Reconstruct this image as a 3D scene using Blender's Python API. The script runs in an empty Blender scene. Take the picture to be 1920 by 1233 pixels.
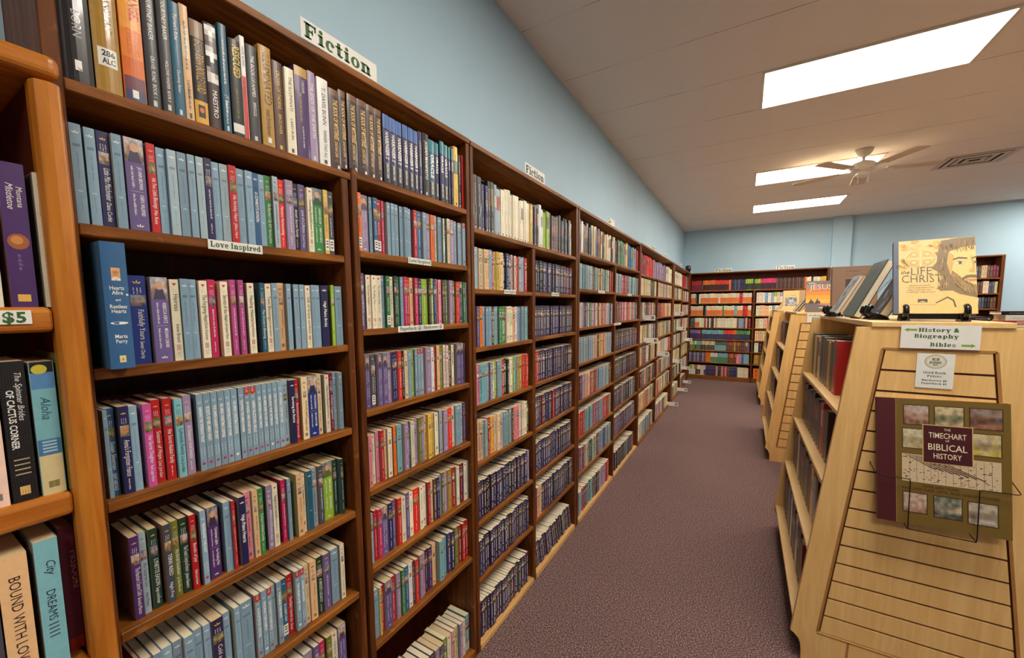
import bpy, bmesh, math, random
from mathutils import Matrix, Vector
sc = bpy.context.scene
# ------------------------------------------------------------------ camera
F_PX, YAW, PITCH, ROLL, CY = 739.31, .53268, .08897, .00786, 642.665
cy_, sy_ = math.cos(YAW), math.sin(YAW)
cp_, sp_ = math.cos(PITCH), math.sin(PITCH)
fwd = Vector((-sy_*cp_, cy_*cp_, -sp_)); rt = Vector((cy_, sy_, 0)); dn = fwd.cross(rt)
cr_, sr_ = math.cos(ROLL), math.sin(ROLL)
rt2 = rt*cr_ + dn*sr_; dn2 = dn*cr_ - rt*sr_
CAM = Vector((.98, 0, 1.56))
cd = bpy.data.cameras.new('camera'); cam = bpy.data.objects.new('camera', cd)
sc.collection.objects.link(cam)
M = Matrix.Identity(4)
for i in range(3):
    M[i][0], M[i][1], M[i][2], M[i][3] = rt2[i], -dn2[i], -fwd[i], CAM[i]
cam.matrix_world = M
cd.sensor_width = 36; cd.lens = 36*F_PX/1920; cd.shift_y = (CY-616.5)/1920
cd.clip_start = .02; cd.clip_end = 100
sc.camera = cam
# ------------------------------------------------------------------ world, exposure
w = bpy.data.worlds.new('world'); sc.world = w; w.use_nodes = True
w.node_tree.nodes['Background'].inputs[0].default_value = (1, .97, .92, 1)
w.node_tree.nodes['Background'].inputs[1].default_value = .06
vs = sc.view_settings
vs.view_transform = 'Standard'; vs.look = 'None'; vs.gamma = 1; vs.exposure = 1.75
vs.use_curve_mapping = False
LAMP = 7.0                                   # strength of every ceiling troffer
CEIL = 3.19; WX = -.23; BY = 9.55            # ceiling height, wall behind the bookcases, end wall
C = sc.collection
R = random.Random(7)
# ------------------------------------------------------------------ helpers
def lin(c):
    return tuple(((v/255)/12.92 if v/255 <= .04045 else ((v/255+.055)/1.055)**2.4) for v in c[:3])
def nodes(name):
    m = bpy.data.materials.new(name); m.use_nodes = True
    t = m.node_tree; b = t.nodes['Principled BSDF']
    return m, t, b
def N(t, kind, **kw):
    n = t.nodes.new(kind)
    for k, v in kw.items():
        if k.startswith('i_'): n.inputs[int(k[2:])].default_value = v
        else: setattr(n, k, v)
    return n
def L(t, a, ao, b, bi): t.links.new(a.outputs[ao], b.inputs[bi])
def mat_plain(name, rgb, rough=.5, noise=0, scale=30, metal=0, bump=0, spec=None):
    m, t, b = nodes(name)
    c = lin(rgb); b.inputs['Roughness'].default_value = rough; b.inputs['Metallic'].default_value = metal
    if spec is not None: b.inputs['Specular IOR Level'].default_value = spec
    b.inputs['Base Color'].default_value = (*c, 1)
    if noise or bump:
        tc = N(t, 'ShaderNodeTexCoord'); nz = N(t, 'ShaderNodeTexNoise'); nz.inputs['Scale'].default_value = scale
        nz.inputs['Detail'].default_value = 4
        L(t, tc, 'Object', nz, 'Vector')
        if noise:
            r = N(t, 'ShaderNodeValToRGB')
            r.color_ramp.elements[0].color = (*[v*(1-noise) for v in c], 1); r.color_ramp.elements[0].position = .3
            r.color_ramp.elements[1].color = (*[min(1, v*(1+noise)) for v in c], 1); r.color_ramp.elements[1].position = .7
            L(t, nz, 'Fac', r, 'Fac'); L(t, r, 'Color', b, 'Base Color')
        if bump:
            bp = N(t, 'ShaderNodeBump'); bp.inputs['Strength'].default_value = bump; bp.inputs['Distance'].default_value = .004
            L(t, nz, 'Fac', bp, 'Height'); L(t, bp, 'Normal', b, 'Normal')
    return m
def mat_wood(name, dark, light, rough=.4, stretch=(14, 1.2, 14), wear=0, coat=0):
    m, t, b = nodes(name)
    tc = N(t, 'ShaderNodeTexCoord'); mp = N(t, 'ShaderNodeMapping'); mp.inputs['Scale'].default_value = stretch
    L(t, tc, 'Object', mp, 'Vector')
    n1 = N(t, 'ShaderNodeTexNoise'); n1.inputs['Scale'].default_value = 3; n1.inputs['Detail'].default_value = 6
    n1.inputs['Roughness'].default_value = .65; n1.inputs['Distortion'].default_value = .7
    L(t, mp, 'Vector', n1, 'Vector')
    r = N(t, 'ShaderNodeValToRGB'); e = r.color_ramp.elements
    e[0].color = (*lin(dark), 1); e[0].position = .32; e[1].color = (*lin(light), 1); e[1].position = .7
    L(t, n1, 'Fac', r, 'Fac')
    out = r
    if wear:
        n2 = N(t, 'ShaderNodeTexNoise'); n2.inputs['Scale'].default_value = 26; n2.inputs['Detail'].default_value = 5
        L(t, tc, 'Object', n2, 'Vector')
        r2 = N(t, 'ShaderNodeValToRGB'); r2.color_ramp.elements[0].position = .64; r2.color_ramp.elements[1].position = .74
        L(t, n2, 'Fac', r2, 'Fac')
        mx = N(t, 'ShaderNodeMixRGB'); mx.inputs['Color2'].default_value = (*lin((176, 128, 76)), 1)
        mu = N(t, 'ShaderNodeMath', operation='MULTIPLY'); mu.inputs[1].default_value = wear
        L(t, r2, 'Color', mu, 0); L(t, mu, 0, mx, 'Fac'); L(t, r, 'Color', mx, 'Color1'); out = mx
    L(t, out, 'Color', b, 'Base Color')
    b.inputs['Roughness'].default_value = rough; b.inputs['Specular IOR Level'].default_value = .22
    b.inputs['Coat Weight'].default_value = coat; b.inputs['Coat Roughness'].default_value = .25
    bp = N(t, 'ShaderNodeBump'); bp.inputs['Strength'].default_value = .12; bp.inputs['Distance'].default_value = .002
    L(t, n1, 'Fac', bp, 'Height'); L(t, bp, 'Normal', b, 'Normal')
    return m
def mat_cover(name, rough, coat=0):
    m, t, b = nodes(name)
    a = N(t, 'ShaderNodeAttribute', attribute_name='Col')
    tc = N(t, 'ShaderNodeTexCoord'); nz = N(t, 'ShaderNodeTexNoise'); nz.inputs['Scale'].default_value = 90
    nz.inputs['Detail'].default_value = 3; L(t, tc, 'Object', nz, 'Vector')
    r = N(t, 'ShaderNodeValToRGB'); r.color_ramp.elements[0].color = (.86, .86, .86, 1); r.color_ramp.elements[1].color = (1.06, 1.06, 1.06, 1)
    L(t, nz, 'Fac', r, 'Fac')
    mx = N(t, 'ShaderNodeMixRGB', blend_type='MULTIPLY'); mx.inputs['Fac'].default_value = 1
    L(t, a, 'Color', mx, 'Color1'); L(t, r, 'Color', mx, 'Color2'); L(t, mx, 'Color', b, 'Base Color')
    b.inputs['Roughness'].default_value = rough; b.inputs['Coat Weight'].default_value = coat; b.inputs['Coat Roughness'].default_value = .06
    return m
MW = mat_wood('walnut_stain', (88, 46, 12), (164, 100, 36), .46, (14, 1.3, 14), wear=.35)
MWV = mat_wood('walnut_stain_upright', (68, 31, 9), (124, 69, 24), .48, (14, 14, 1.3), wear=.3)
MWB = mat_wood('walnut_back', (60, 19, 7), (86, 32, 11), .55, (8, 8, 1.2))
MOAK = mat_wood('golden_oak', (170, 96, 26), (210, 136, 50), .28, (9, 9, 1.1), coat=.3)
MOAKH = mat_wood('golden_oak_rail', (164, 90, 24), (204, 130, 48), .28, (9, 1.1, 9), coat=.3)
MKICK = mat_wood('pine_strip', (196, 146, 84), (226, 180, 116), .5, (12, 1.2, 12))
MMAP = mat_wood('maple_laminate', (228, 178, 108), (243, 202, 134), .42, (12, 12, .9))
MMAPH = mat_wood('maple_laminate_shelf', (230, 186, 122), (244, 206, 144), .45, (12, .9, 12))
MGRV = mat_plain('slat_groove', (84, 36, 14), .6)
MTRIMW = mat_plain('maple_edge_band', (176, 122, 62), .45, .1)
MPAGE = mat_wood('page_edges', (206, 176, 128), (236, 212, 170), .8, (160, 160, 3))
MPAGEN = mat_wood('page_edges_newer', (222, 206, 170), (246, 234, 208), .8, (160, 160, 3))
MCOV = mat_cover('printed_cover', .42)
MGLO = mat_cover('glossy_jacket', .3, .8)
MSEMI = mat_cover('satin_jacket', .4, .12)
MCARD = mat_plain('white_card', (236, 234, 226), .6, .03)
MGREEN = mat_plain('sign_green_ink', (44, 92, 40), .7)
MOLIVE = mat_plain('sign_olive_arrow', (140, 164, 62), .7)
MINK = mat_plain('black_ink', (30, 34, 30), .7)
MBLACK = mat_plain('black_plastic', (14, 13, 14), .25)
MWIRE = mat_plain('black_wire', (30, 24, 20), .35, metal=.6)
MCHROME = mat_plain('bright_wire', (190, 186, 176), .25, metal=1)
MFAN = mat_plain('fan_enamel', (232, 222, 204), .35)
MBLADE = mat_wood('fan_blade', (206, 184, 152), (222, 202, 172), .45, (2, 20, 2))
MGRID = mat_plain('troffer_frame', (226, 214, 196), .5)
MVENT = mat_plain('vent_enamel', (206, 190, 168), .5)
MDARK = mat_plain('vent_dark', (26, 22, 20), .9)
def mat_emit(name, rgb, s):
    m, t, b = nodes(name)
    b.inputs['Base Color'].default_value = (.9, .9, .9, 1)
    b.inputs['Emission Color'].default_value = (*rgb, 1); b.inputs['Emission Strength'].default_value = s
    # prismatic lens: two bright tube bands with a slightly dimmer middle
    tc = N(t, 'ShaderNodeTexCoord'); sp = N(t, 'ShaderNodeSeparateXYZ'); L(t, tc, 'Object', sp, 0)
    wv = N(t, 'ShaderNodeMath', operation='MULTIPLY'); wv.inputs[1].default_value = 22.0; L(t, sp, 'Y', wv, 0)
    cs = N(t, 'ShaderNodeMath', operation='COSINE'); L(t, wv, 0, cs, 0)
    mr = N(t, 'ShaderNodeMapRange'); mr.inputs[1].default_value = -1; mr.inputs[2].default_value = 1
    mr.inputs[3].default_value = s*1.12; mr.inputs[4].default_value = s*.82
    L(t, cs, 0, mr, 0); L(t, mr, 0, b, 'Emission Strength')
    return m
MLENS = mat_emit('troffer_lens', (1, .925, .81), LAMP)
# wall paint
def wallmat():
    m, t, b = nodes('blue_wall_paint')
    tc = N(t, 'ShaderNodeTexCoord'); nz = N(t, 'ShaderNodeTexNoise'); nz.inputs['Scale'].default_value = 60; nz.inputs['Detail'].default_value = 5
    L(t, tc, 'Object', nz, 'Vector')
    n2 = N(t, 'ShaderNodeTexNoise'); n2.inputs['Scale'].default_value = 2.2; L(t, tc, 'Object', n2, 'Vector')
    r = N(t, 'ShaderNodeValToRGB'); r.color_ramp.elements[0].color = (*lin((172, 205, 224)), 1); r.color_ramp.elements[1].color = (*lin((188, 217, 232)), 1)
    L(t, n2, 'Fac', r, 'Fac'); L(t, r, 'Color', b, 'Base Color'); b.inputs['Roughness'].default_value = .6
    bp = N(t, 'ShaderNodeBump'); bp.inputs['Strength'].default_value = .35; bp.inputs['Distance'].default_value = .003
    L(t, nz, 'Fac', bp, 'Height'); L(t, bp, 'Normal', b, 'Normal')
    return m
MWALL = wallmat()
def ceilmat():
    m, t, b = nodes('ceiling_tile')
    tc = N(t, 'ShaderNodeTexCoord'); sp = N(t, 'ShaderNodeSeparateXYZ'); L(t, tc, 'Object', sp, 0)
    def line(axis, off, period, wd):
        a = N(t, 'ShaderNodeMath', operation='ADD'); a.inputs[1].default_value = off + 50*period; L(t, sp, axis, a, 0)
        mo = N(t, 'ShaderNodeMath', operation='MODULO'); mo.inputs[1].default_value = period; L(t, a, 0, mo, 0)
        lt = N(t, 'ShaderNodeMath', operation='LESS_THAN'); lt.inputs[1].default_value = wd; L(t, mo, 0, lt, 0)
        return lt
    ly = line('Y', -3.405, .6096, .006)  # thin shadow lines along the tile grid, painted into the colour
    mx = ly
    nz = N(t, 'ShaderNodeTexNoise'); nz.inputs['Scale'].default_value = 120; nz.inputs['Detail'].default_value = 4; L(t, tc, 'Object', nz, 'Vector')
    n3 = N(t, 'ShaderNodeTexNoise'); n3.inputs['Scale'].default_value = 3; L(t, tc, 'Object', n3, 'Vector')
    ms = N(t, 'ShaderNodeMapRange'); ms.inputs[1].default_value = .42; ms.inputs[2].default_value = .6; ms.inputs[3].default_value = .15; ms.inputs[4].default_value = .75
    L(t, n3, 'Fac', ms, 0)
    fl = N(t, 'ShaderNodeMath', operation='MULTIPLY'); L(t, mx, 0, fl, 0); L(t, ms, 0, fl, 1)
    c = N(t, 'ShaderNodeMixRGB'); c.inputs['Color1'].default_value = (*lin((240, 230, 220)), 1); c.inputs['Color2'].default_value = (*lin((96, 80, 66)), 1)
    L(t, fl, 0, c, 'Fac'); L(t, c, 'Color', b, 'Base Color'); b.inputs['Roughness'].default_value = .9
    bp = N(t, 'ShaderNodeBump'); bp.inputs['Strength'].default_value = .2; bp.inputs['Distance'].default_value = .003
    L(t, nz, 'Fac', bp, 'Height'); L(t, bp, 'Normal', b, 'Normal')
    return m
def carpetmat():
    m, t, b = nodes('carpet')
    tc = N(t, 'ShaderNodeTexCoord')
    n1 = N(t, 'ShaderNodeTexNoise'); n1.inputs['Scale'].default_value = 160; n1.inputs['Detail'].default_value = 3; n1.inputs['Roughness'].default_value = .7
    L(t, tc, 'Object', n1, 'Vector')
    n2 = N(t, 'ShaderNodeTexNoise'); n2.inputs['Scale'].default_value = 1.1; n2.inputs['Detail'].default_value = 3; L(t, tc, 'Object', n2, 'Vector')
    r = N(t, 'ShaderNodeValToRGB'); e = r.color_ramp.elements
    e[0].color = (*lin((52, 41, 43)), 1); e[0].position = .34; e[1].color = (*lin((196, 168, 160)), 1); e[1].position = .68
    x = e.new(.5); x.color = (*lin((112, 88, 86)), 1)
    L(t, n1, 'Fac', r, 'Fac')
    r2 = N(t, 'ShaderNodeValToRGB'); r2.color_ramp.elements[0].color = (.8, .8, .82, 1); r2.color_ramp.elements[1].color = (1.1, 1.06, 1.06, 1)
    L(t, n2, 'Fac', r2, 'Fac')
    mx = N(t, 'ShaderNodeMixRGB', blend_type='MULTIPLY'); mx.inputs['Fac'].default_value = 1
    L(t, r, 'Color', mx, 'Color1'); L(t, r2, 'Color', mx, 'Color2'); L(t, mx, 'Color', b, 'Base Color')
    b.inputs['Roughness'].default_value = 1; b.inputs['Specular IOR Level'].default_value = .1
    bp = N(t, 'ShaderNodeBump'); bp.inputs['Strength'].default_value = .8; bp.inputs['Distance'].default_value = .006
    L(t, n1, 'Fac', bp, 'Height'); L(t, bp, 'Normal', b, 'Normal')
    return m
def obj(name, bm, m=None, parent=None, bevel=0, seg=2, smooth=False):
    me = bpy.data.meshes.new(name); bm.normal_update(); bm.to_mesh(me); bm.free()
    return objm(name, me, m, parent, bevel, seg, smooth)
def objm(name, me, m=None, parent=None, bevel=0, seg=2, smooth=False):
    o = bpy.data.objects.new(name, me); C.objects.link(o)
    for x in (m if isinstance(m, (list, tuple)) else [m]):
        if x is not None: me.materials.append(x)
    if parent is not None: o.parent = parent
    if bevel:
        b = o.modifiers.new('edges', 'BEVEL'); b.width = bevel; b.segments = seg; b.limit_method = 'ANGLE'; b.angle_limit = .6
    if smooth:
        for p in me.polygons: p.use_smooth = True
    return o
def empty(name, loc, rz=0):
    o = bpy.data.objects.new(name, None); C.objects.link(o); o.location = loc; o.rotation_euler = (0, 0, rz); o.empty_display_size = .05
    return o
def tag(o, label, cat, group=None, kind=None):
    o['label'] = label; o['category'] = cat
    if group: o['group'] = group
    if kind: o['kind'] = kind
    return o
def struct(o): o['kind'] = 'structure'; return o
def box(bm, x0, x1, y0, y1, z0, z1, mi=0):
    vs_ = [bm.verts.new(p) for p in ((x0,y0,z0),(x1,y0,z0),(x1,y1,z0),(x0,y1,z0),(x0,y0,z1),(x1,y0,z1),(x1,y1,z1),(x0,y1,z1))]
    for q in ((0,3,2,1),(4,5,6,7),(0,1,5,4),(1,2,6,5),(2,3,7,6),(3,0,4,7)):
        f = bm.faces.new([vs_[i] for i in q]); f.material_index = mi
def bx(name, dims, m, parent=None, bevel=0, seg=2):
    bm = bmesh.new(); box(bm, *dims); return obj(name, bm, m, parent, bevel, seg)
def prism(bm, pts, y0, y1, mi=0, axis='y'):
    """closed outline extruded; pts are (x,z) for axis y, (x,y) for axis z, (y,z) for axis x"""
    def P(p, q): return {'y': (p[0], q, p[1]), 'z': (p[0], p[1], q), 'x': (q, p[0], p[1])}[axis]
    a = [bm.verts.new(P(p, y0)) for p in pts]; b = [bm.verts.new(P(p, y1)) for p in pts]
    fs = [bm.faces.new(a), bm.faces.new(b[::-1])]
    n = len(pts)
    for i in range(n): fs.append(bm.faces.new((a[i], b[i], b[(i+1) % n], a[(i+1) % n])))
    for f in fs: f.material_index = mi
    bmesh.ops.recalc_face_normals(bm, faces=fs)
def tube(bm, pts, r, n=8, closed=False):
    pts = [Vector(p) for p in pts]; rings = []
    for i, p in enumerate(pts):
        a = pts[i-1] if i else pts[0]; b = pts[i+1] if i < len(pts)-1 else pts[-1]
        d = (b-a).normalized(); u = d.orthogonal().normalized()
        if rings:
            u = (pu - d*pu.dot(d)).normalized()
        pu = u; v = d.cross(u)
        rings.append([bm.verts.new(p + (u*math.cos(2*math.pi*k/n) + v*math.sin(2*math.pi*k/n))*r) for k in range(n)])
    for i in range(len(rings)-1):
        for k in range(n): bm.faces.new((rings[i][k], rings[i][(k+1) % n], rings[i+1][(k+1) % n], rings[i+1][k]))
    bm.faces.new(rings[0][::-1]); bm.faces.new(rings[-1])
def lathe(bm, prof, n=24, c=(0, 0, 0)):
    rings = [[bm.verts.new((c[0]+r*math.cos(2*math.pi*k/n), c[1]+r*math.sin(2*math.pi*k/n), c[2]+z)) for k in range(n)] for r, z in prof]
    for i in range(len(rings)-1):
        for k in range(n): bm.faces.new((rings[i][k], rings[i][(k+1) % n], rings[i+1][(k+1) % n], rings[i+1][k]))
    bm.faces.new(rings[0][::-1]); bm.faces.new(rings[-1])
# ------------------------------------------------------------------ lettering
_tx = {}
def text_geo(s, bold=0.0, shear=0.0):
    """outline mesh of a line of text: (verts2d, faces, width, height) with the cap height scaled to 1"""
    k = (s, bold, shear)
    if k not in _tx:
        cu = bpy.data.curves.new('t', 'FONT'); cu.body = s; cu.size = 1; cu.offset = bold; cu.shear = shear; cu.resolution_u = 2
        o = bpy.data.objects.new('t', cu); me = bpy.data.meshes.new_from_object(o)
        vv = [(v.co.x, v.co.y) for v in me.vertices]; ff = [tuple(p.vertices) for p in me.polygons]
        bpy.data.objects.remove(o); bpy.data.curves.remove(cu); bpy.data.meshes.remove(me)
        if vv:
            x0 = min(v[0] for v in vv); x1 = max(v[0] for v in vv)
            vv = [((v[0]-x0)/.7, v[1]/.7) for v in vv]; wd = (x1-x0)/.7
        else: wd = 0
        _tx[k] = (vv, ff, wd)
    return _tx[k]
# heavy slab-serif letters for the shop's signs, drawn as rectangles, rings and polygons (cap height 1)
def ring(cx, cy, rx, ry, tx, ty, a0=0, a1=360, n=20):
    P = []
    for i in range(n):
        t0 = math.radians(a0+(a1-a0)*i/n); t1 = math.radians(a0+(a1-a0)*(i+1)/n)
        f = lambda t, k: (cx+(rx-tx*k)*math.cos(t), cy+(ry-ty*k)*math.sin(t))
        P.append([f(t0, 0), f(t1, 0), f(t1, 1), f(t0, 1)])
    return P
def rc(x0, y0, x1, y1): return [[(x0, y0), (x1, y0), (x1, y1), (x0, y1)]]
S = .27; T = .12; XH = .7
def slab(ch):
    r = []
    def stem(x, y0, y1, top=True, bot=True, tl=.1, tr=.1, bl=.1, br=.1):
        q = rc(x, y0, x+S, y1)
        if top: q += rc(x-tl, y1-T, x+S+tr, y1)
        if bot: q += rc(x-bl, y0, x+S+br, y0+T)
        return q
    if ch == 'F': r = stem(.1, 0, 1, br=.14) + rc(.1, .86, .86, 1) + rc(.74, .62, .86, 1) + rc(.3, .44, .62, .57) + rc(.54, .34, .64, .68); wd = .9
    elif ch == 'i': r = stem(.1, 0, XH, tr=0) + ring(.235, .89, .15, .14, .15, .14, n=12); wd = .48
    elif ch == 'l': r = stem(.1, 0, 1, tr=0); wd = .48
    elif ch == 'I': r = stem(.1, 0, 1); wd = .5
    elif ch == 'c': r = ring(.36, .35, .36, .37, .24, .12, 50, 310) + ring(.56, .5, .14, .14, .14, .14, n=10); wd = .7
    elif ch == 'e': r = ring(.37, .35, .37, .37, .25, .12, 0, 315) + rc(.2, .3, .74, .41); wd = .76
    elif ch == 'o': r = ring(.39, .35, .39, .37, .26, .11); wd = .8
    elif ch == 't': r = rc(.14, .1, .41, .95) + rc(0, .58, .58, .7) + ring(.38, .2, .24, .21, .2, .12, 180, 350); wd = .62
    elif ch == 'n': r = stem(.1, 0, XH, tr=0) + stem(.56, 0, XH-.1, top=False) + ring(.52, .42, .31, .3, .27, .16, 0, 130); wd = .94
    elif ch == 'h': r = stem(.1, 0, 1, tr=0) + stem(.56, 0, XH-.1, top=False) + ring(.52, .42, .31, .3, .27, .16, 0, 130); wd = .94
    elif ch == 'r': r = stem(.1, 0, XH, tr=0, br=.12) + ring(.54, .4, .24, .3, .2, .14, 50, 160) + ring(.6, .56, .14, .14, .14, .14, n=10); wd = .76
    elif ch in 'pb': r = (stem(.1, -.3, XH, tr=0) if ch == 'p' else stem(.1, 0, 1, tr=0, bot=False)) + ring(.46, .35, .37, .37, .25, .12, -140, 140); wd = .86
    elif ch in 'dag':
        if ch == 'd': r = stem(.5, 0, 1, tr=0, bl=0) + ring(.37, .35, .37, .37, .25, .12, 40, 320)
        elif ch == 'a': r = rc(.42, .05, .69, .5) + ring(.4, .46, .29, .26, .27, .12, 0, 160) + ring(.3, .22, .3, .24, .2, .1) + rc(.6, 0, .84, .12) + ring(.18, .52, .13, .13, .13, .13, n=10)
        else: r = ring(.36, .44, .34, .28, .22, .1) + ring(.38, -.05, .4, .24, .22, .1) + rc(.5, .58, .82, .7)
        wd = .86
    elif ch == 'k': r = stem(.1, 0, 1, tr=0) + [[(.34, .26), (.62, .62), (.84, .62), (.5, .24)], [(.36, .4), (.56, .46), (.9, .06), (.6, .06)]] + rc(.52, .58, .92, .7) + rc(.52, 0, .98, .12); wd = .98
    elif ch in 'vy': r = [[(.02, XH), (.32, XH), (.54, 0), (.32, 0)], [(.54, 0), (.42, .1), (.64, XH), (.78, XH)]] + rc(-.04, .59, .42, .71) + rc(.52, .59, .9, .71); wd = .88
    elif ch == 'L': r = stem(.1, 0, 1) + rc(.1, 0, .84, .14) + rc(.72, 0, .84, .42); wd = .9
    elif ch == 'P': r = stem(.1, 0, 1, br=.14) + ring(.46, .7, .4, .3, .25, .12, -100, 100); wd = .9
    elif ch == 'B': r = stem(.1, 0, 1, tr=0, br=0) + ring(.44, .73, .36, .27, .24, .11, -95, 95) + ring(.46, .27, .42, .28, .25, .12, -95, 95); wd = .92
    elif ch == 'H': r = stem(.1, 0, 1) + stem(.68, 0, 1) + rc(.3, .43, .75, .57); wd = 1.08
    elif ch == 's': r = ring(.34, .51, .28, .2, .17, .1, 20, 280) + ring(.36, .2, .3, .21, .18, .1, -160, 100) + rc(.06, 0, .17, .25) + rc(.53, .46, .63, .7); wd = .7
    else: return None
    if ch == 'y': r += ring(.3, -.12, .3, .18, .16, .12, 200, 380) + [[(.54, 0), (.42, .1), (.34, -.22), (.5, -.2)]]
    return r, wd
def slab_geo(s):
    vv, ff, x = [], [], 0
    for ch in s:
        if ch == ' ': x += .42; continue
        g = slab(ch)
        if g is None:
            v, f, wd = text_geo(ch, .035)
            b = len(vv); vv += [(a+x, c) for a, c in v]; ff += [tuple(i+b for i in q) for q in f]; x += wd+.1
            continue
        for q in g[0]:
            b = len(vv); vv += [(p[0]+x, p[1]) for p in q]; ff.append(tuple(range(b, b+len(q))))
        x += g[1]+.1
    return vv, ff, x-.1
def mix(a, b, k): return tuple(x*(1-k)+y*k for x, y in zip(a, b))
class Flat:
    """flat artwork (printing) collected in a local (u,v) plane and placed with a function (u,v,lift)->xyz; every face carries its own ink colour"""
    def __init__(s, fn, sub=1): s.fn = fn; s.sub = sub; s.v = []; s.f = []; s.c = []
    def poly(s, pts, col, lift=1):
        b = len(s.v); s.v += [s.fn(p[0], p[1], lift) for p in pts]; s.f.append(tuple(range(b, b+len(pts)))); s.c.append(col)
    def rect(s, u0, v0, u1, v1, col, lift=1):
        n = s.sub if abs(u1-u0) > .005 else 1                  # wide printing follows the curve of a rounded spine
        for i in range(n):
            a, b = u0+(u1-u0)*i/n, u0+(u1-u0)*(i+1)/n; s.poly([(a, v0), (b, v0), (b, v1), (a, v1)], col, lift)
    def disc(s, u, v, ru, rv, col, lift=1, n=14): s.poly([(u+ru*math.cos(2*math.pi*k/n), v+rv*math.sin(2*math.pi*k/n)) for k in range(n)], col, lift)
    def geo(s, g, u, v, h, col, maxw=None, rot=False, lift=2, center=False):
        vv, ff, wd = g
        if wd == 0: return 0
        sx = h if not maxw else min(h, maxw/wd)
        du = -wd*sx/2 if center else 0
        b = len(s.v)
        for a, c in vv:
            if rot: s.v.append(s.fn(u + c*h, v - a*sx - du, lift))
            else: s.v.append(s.fn(u + du + a*sx, v + c*h, lift))
        s.f += [tuple(i+b for i in q) for q in ff]; s.c += [col]*len(ff)
        return wd*sx
    def text(s, t, *a, bold=.0, shear=0, **k): return s.geo(text_geo(t, bold, shear), *a, **k)
    def picture(s, u0, v0, u1, v1, cols, rng, nu=4, nv=4, lift=1):
        if nu > 4:                                # larger pictures: soft patches instead of a few cells
            G = [[mix(rng.choice(cols), cols[min(len(cols)-1, j*len(cols)//(nv+1))], .5) for j in range(nv+1)] for i in range(nu+1)]; m = 5 if nu > 5 else 3
            for i in range(nu*m):
                for j in range(nv*m):
                    a, b = i//m, j//m; f, g = (i % m+.5)/m, (j % m+.5)/m
                    c = mix(mix(G[a][b], G[a+1][b], f), mix(G[a][b+1], G[a+1][b+1], f), g); k = .92+.16*rng.random()
                    s.rect(u0+(u1-u0)*i/(nu*m), v1-(v1-v0)*(j+1)/(nv*m), u0+(u1-u0)*(i+1)/(nu*m), v1-(v1-v0)*j/(nv*m), tuple(min(255, x*k) for x in c), lift)
            return
        for i in range(nu):
            for j in range(nv):
                c = cols[min(len(cols)-1, int((j+rng.random()*1.3)*len(cols)/(nv+.6)))]
                k = .8+.4*rng.random()
                s.rect(u0+(u1-u0)*i/nu, v1-(v1-v0)*(j+1)/nv, u0+(u1-u0)*(i+1)/nu, v1-(v1-v0)*j/nv, tuple(min(255, x*k) for x in c), lift)
def colour(me, cols):
    """one colour per polygon, stored on its corners"""
    a = me.attributes.new('Col', 'FLOAT_COLOR', 'CORNER'); buf = []
    for p, c in zip(me.polygons, cols): buf += [*lin(c), 1.0]*p.loop_total
    a.data.foreach_set('color', buf)
def flat_mesh(name, verts, faces, cols):
    me = bpy.data.meshes.new(name); me.from_pydata(verts, [], faces); colour(me, cols); return me
# ------------------------------------------------------------------ books
COL = dict(K=(56, 54, 57), b=(134, 165, 184), g=(158, 179, 187), n=(34,34,84), k=(22,20,24), d=(52,42,82), r=(186,24,30), R=(226,44,30), w=(240,230,200),
    W=(240,238,232), y=(228,188,84), o=(244, 118, 26), p=(106, 88, 142), l=(158, 136, 170), v=(78, 42, 104), m=(196,76,150), P=(238,146,158),
    M=(202,34,92), t=(28,92,118), T=(128,186,194), G=(56,132,68), e=(140,178,48), E=(28,60,44), f=(112,118,44), c=(228,204,158),
    C=(238,192,140), x=(98,60,46), X=(58,36,32), s=(72, 76, 88), q=(52, 98, 142), Q=(30,50,124), u=(112,22,52), z=(176,134,52))
CNAME = dict(b='pale blue', g='grey blue', n='navy', k='black', d='dark indigo', r='red', R='bright red', w='cream', W='white', y='yellow',
    o='orange', p='purple', l='lilac', v='deep violet', m='magenta', P='pink', M='crimson', t='dark teal', T='pale aqua', G='green', e='lime green',
    E='dark green', f='olive', c='beige', C='peach', x='brown', X='dark brown', s='slate', K='charcoal', q='mid blue', Q='royal blue', u='burgundy', z='gold')
INK = (245, 243, 235); DARK = (44, 44, 48); GOLD = (240, 196, 60)
LIGHTS = 'wWycCTgPo'
def mix(a, b, k): return tuple(x*(1-k)+y*k for x, y in zip(a, b))
def spine_x(y, w, bulge): return bulge*(1-(2*y/w)**2)
def cover_geo(w, h, d, col, col2, hard, bulge):
    """U-shaped cover: two boards and a spine; returns verts, faces, colours (spine at x=0 facing +x, standing on z=0)"""
    t = .0026 if hard else .0007
    n = 6 if hard else 4; e = w/2
    ys = [-e + w*i/n for i in range(n+1)]
    out = [(-d, -e)] + [(spine_x(y, w, bulge), y) for y in ys] + [(-d, e)]
    inn = [(-d, -e+t)] + [(spine_x(y, w, bulge)-t, max(-e+t, min(e-t, y))) for y in ys] + [(-d, e-t)]
    V = []; F = []; K = []; m = len(out)
    for z in (0, h):
        V += [(x, y, z) for x, y in out] + [(x, y, z) for x, y in inn]
    for i in range(m-1):
        a, b = i, i+1
        F.append((a, b, b+2*m, a+2*m)); K.append(col if 0 < i < m-2 else col2)
        F.append((m+b, m+a, m+a+2*m, m+b+2*m)); K.append((225, 215, 195))
        F.append((a, m+a, m+b, b)); K.append(col); F.append((a+2*m, b+2*m, m+b+2*m, m+a+2*m)); K.append(col)
    for i in (0, m-1): F.append((i, i+2*m, m+i+2*m, m+i)); K.append(col2)
    return V, F, K
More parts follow.
